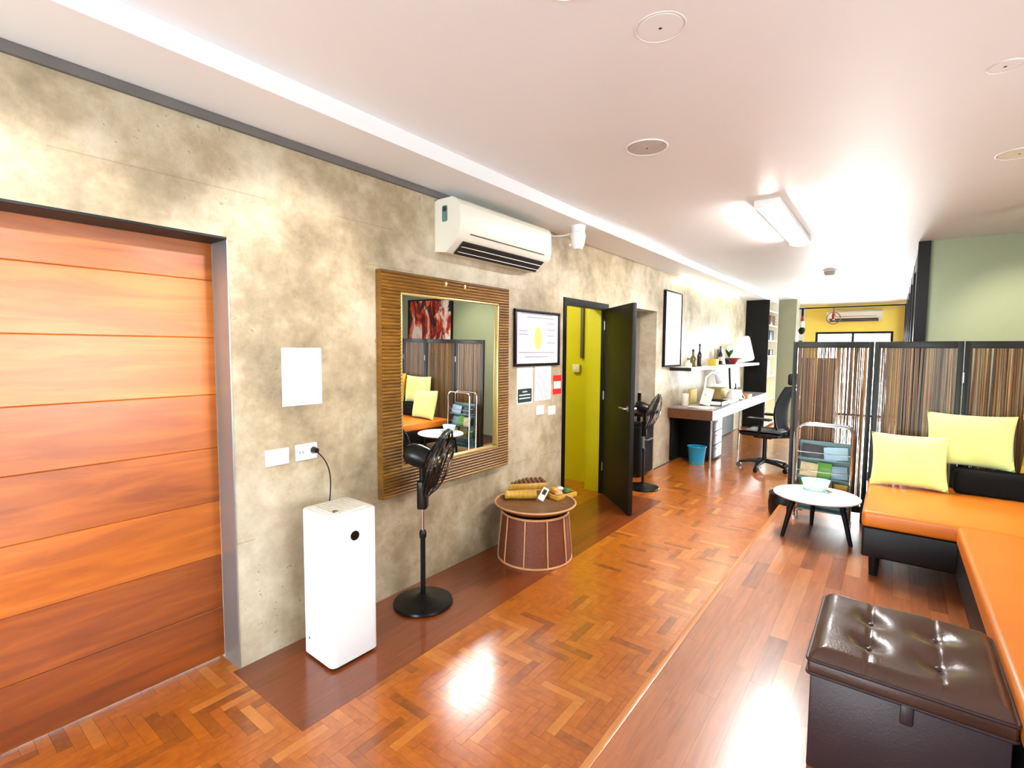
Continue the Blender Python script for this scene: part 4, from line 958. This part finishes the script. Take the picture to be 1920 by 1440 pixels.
MG = [(0, -.1, .17, .105, 'dark_book', 'dark-covered magazine on the top rack tier'), (0, .095, .16, .1, 'blue_book', 'pale blue magazine on the top rack tier'),
      (1, -.125, .12, .11, 'beige_book', 'beige magazine on the second rack tier'), (1, .0, .1, .12, 'green_book', 'green booklet on the second rack tier'), (1, .12, .11, .1, 'blue_book', 'pale blue brochure on the second rack tier'),
      (2, -.13, .1, .1, 'green_book', 'green leaflet on the third rack tier'), (2, -.005, .13, .12, 'beige_book', 'beige magazine on the third rack tier'), (2, .12, .09, .11, 'yellow_book', 'yellow booklet on the third rack tier')]
for k, x, wd, ht, m, l in MG:      # they lean inside the tiers
    x = max(-RW+.02+wd/2, min(RW-.02-wd/2, x)); single('magazine', B().box(-wd/2, -.004, 0, wd/2, .004, ht, .001), m, l, 'magazine', (RXc+x, RYc-.03+rnd.uniform(0, .04), PZ+TIER[k]+.0008), (R(-12), R(rnd.uniform(-5, 5)), R(rnd.uniform(-4, 4))), 'magazines on the rack')
# black drum by the platform end
p = fl(1462, 946, 0)
t = thing('black_drum', 'black round drum on the parquet past the platform corner', 'drum', (-.745, 5.12, 0)); obj('shell', B().lathe([(0, 0), (.11, 0), (.125, .03), (.132, .12), (.12, .21), (0, .21)], 32), 'black_leather', t); obj('rim', B().tube(circ(.122, .21, 32), .007, 6, True), 'black_plastic', t)
# brown tufted ottoman
OX0, OX1, OY0, OY1, OZ = -.178, .312, 1.828, 2.352, .552
t = thing('storage_ottoman', 'brown tufted leather storage ottoman on the platform', 'ottoman', ((OX0+OX1)/2, (OY0+OY1)/2, PZ)); hx_, hy_, ht = (OX1-OX0)/2, (OY1-OY0)/2, OZ-PZ
obj('box_body', B().box(-hx_+.008, -hy_+.008, .0, hx_-.008, hy_-.008, ht-.083, .006), 'aubergine_leather', t)
def lidz(a, c):
    z = .075
    dx = min(abs(a-q) for q in (-.36, .36)); dy = min(abs(c-q) for q in (-.36, .36))
    z -= .006*math.exp(-(dx/.022)**2)
    z -= .022*math.exp(-(dx**2+dy**2)/.035)
    e = max(abs(a), abs(c)); z -= .035*max(0, (e-.82)/.18)**2
    z += .004*math.sin(13*a+9*c+3*a*c)*math.exp(-(dx**2+dy**2)/.05)+.002*math.sin(5*a-7*c)
    return z
lb_ = B(); lb_.grid(lambda u, v: Vector(((2*u-1)*hx_, (2*v-1)*hy_, ht-.075+lidz(2*u-1, 2*v-1))), 60, 60)
lid = obj('lid_cushion', lb_, 'brown_leather', t, smooth=80)
obj('lid_band', B().box(-hx_, -hy_, ht-.082, hx_, hy_, ht-.034, .008, 3), 'brown_leather', t)
pip = rrect(-hx_-.001, -hy_-.001, hx_+.001, hy_+.001, .012, 4)
obj('piping', B().tube([(x, y, ht-.036) for x, y in pip], .0055, 6, True).tube([(x, y, ht-.08) for x, y in pip], .005, 6, True), 'aubergine_leather', lid)
for a in (-.36, .36):
    for c in (-.36, .36): obj('button', B().ball((a*hx_, c*hy_, ht-.075+lidz(a, c)+.003), .011, (1, 1, .6), 12), 'brown_leather', lid)
obj('pull_tab', B().box(-.005, -hy_-.006, ht-.14, .027, -hy_+.009, ht-.075, .006, 2), 'aubergine_leather', t)
# painting on the sage wall
t = thing('abstract_painting', 'red, orange and black abstract canvas on the sage wall', 'painting', (2.1, GY, 1.35)); obj('canvas', B().box(-.55, -.035, 0, .55, -.002, .95, .003), 'painting', t); obj('edge_frame', B().box(-.575, -.04, -.025, -.55, -.001, .975).box(.55, -.04, -.025, .575, -.001, .975).box(-.55, -.04, -.025, .55, -.001, 0).box(-.55, -.04, .95, .55, -.001, .975), 'black_frame', t, smooth=0)
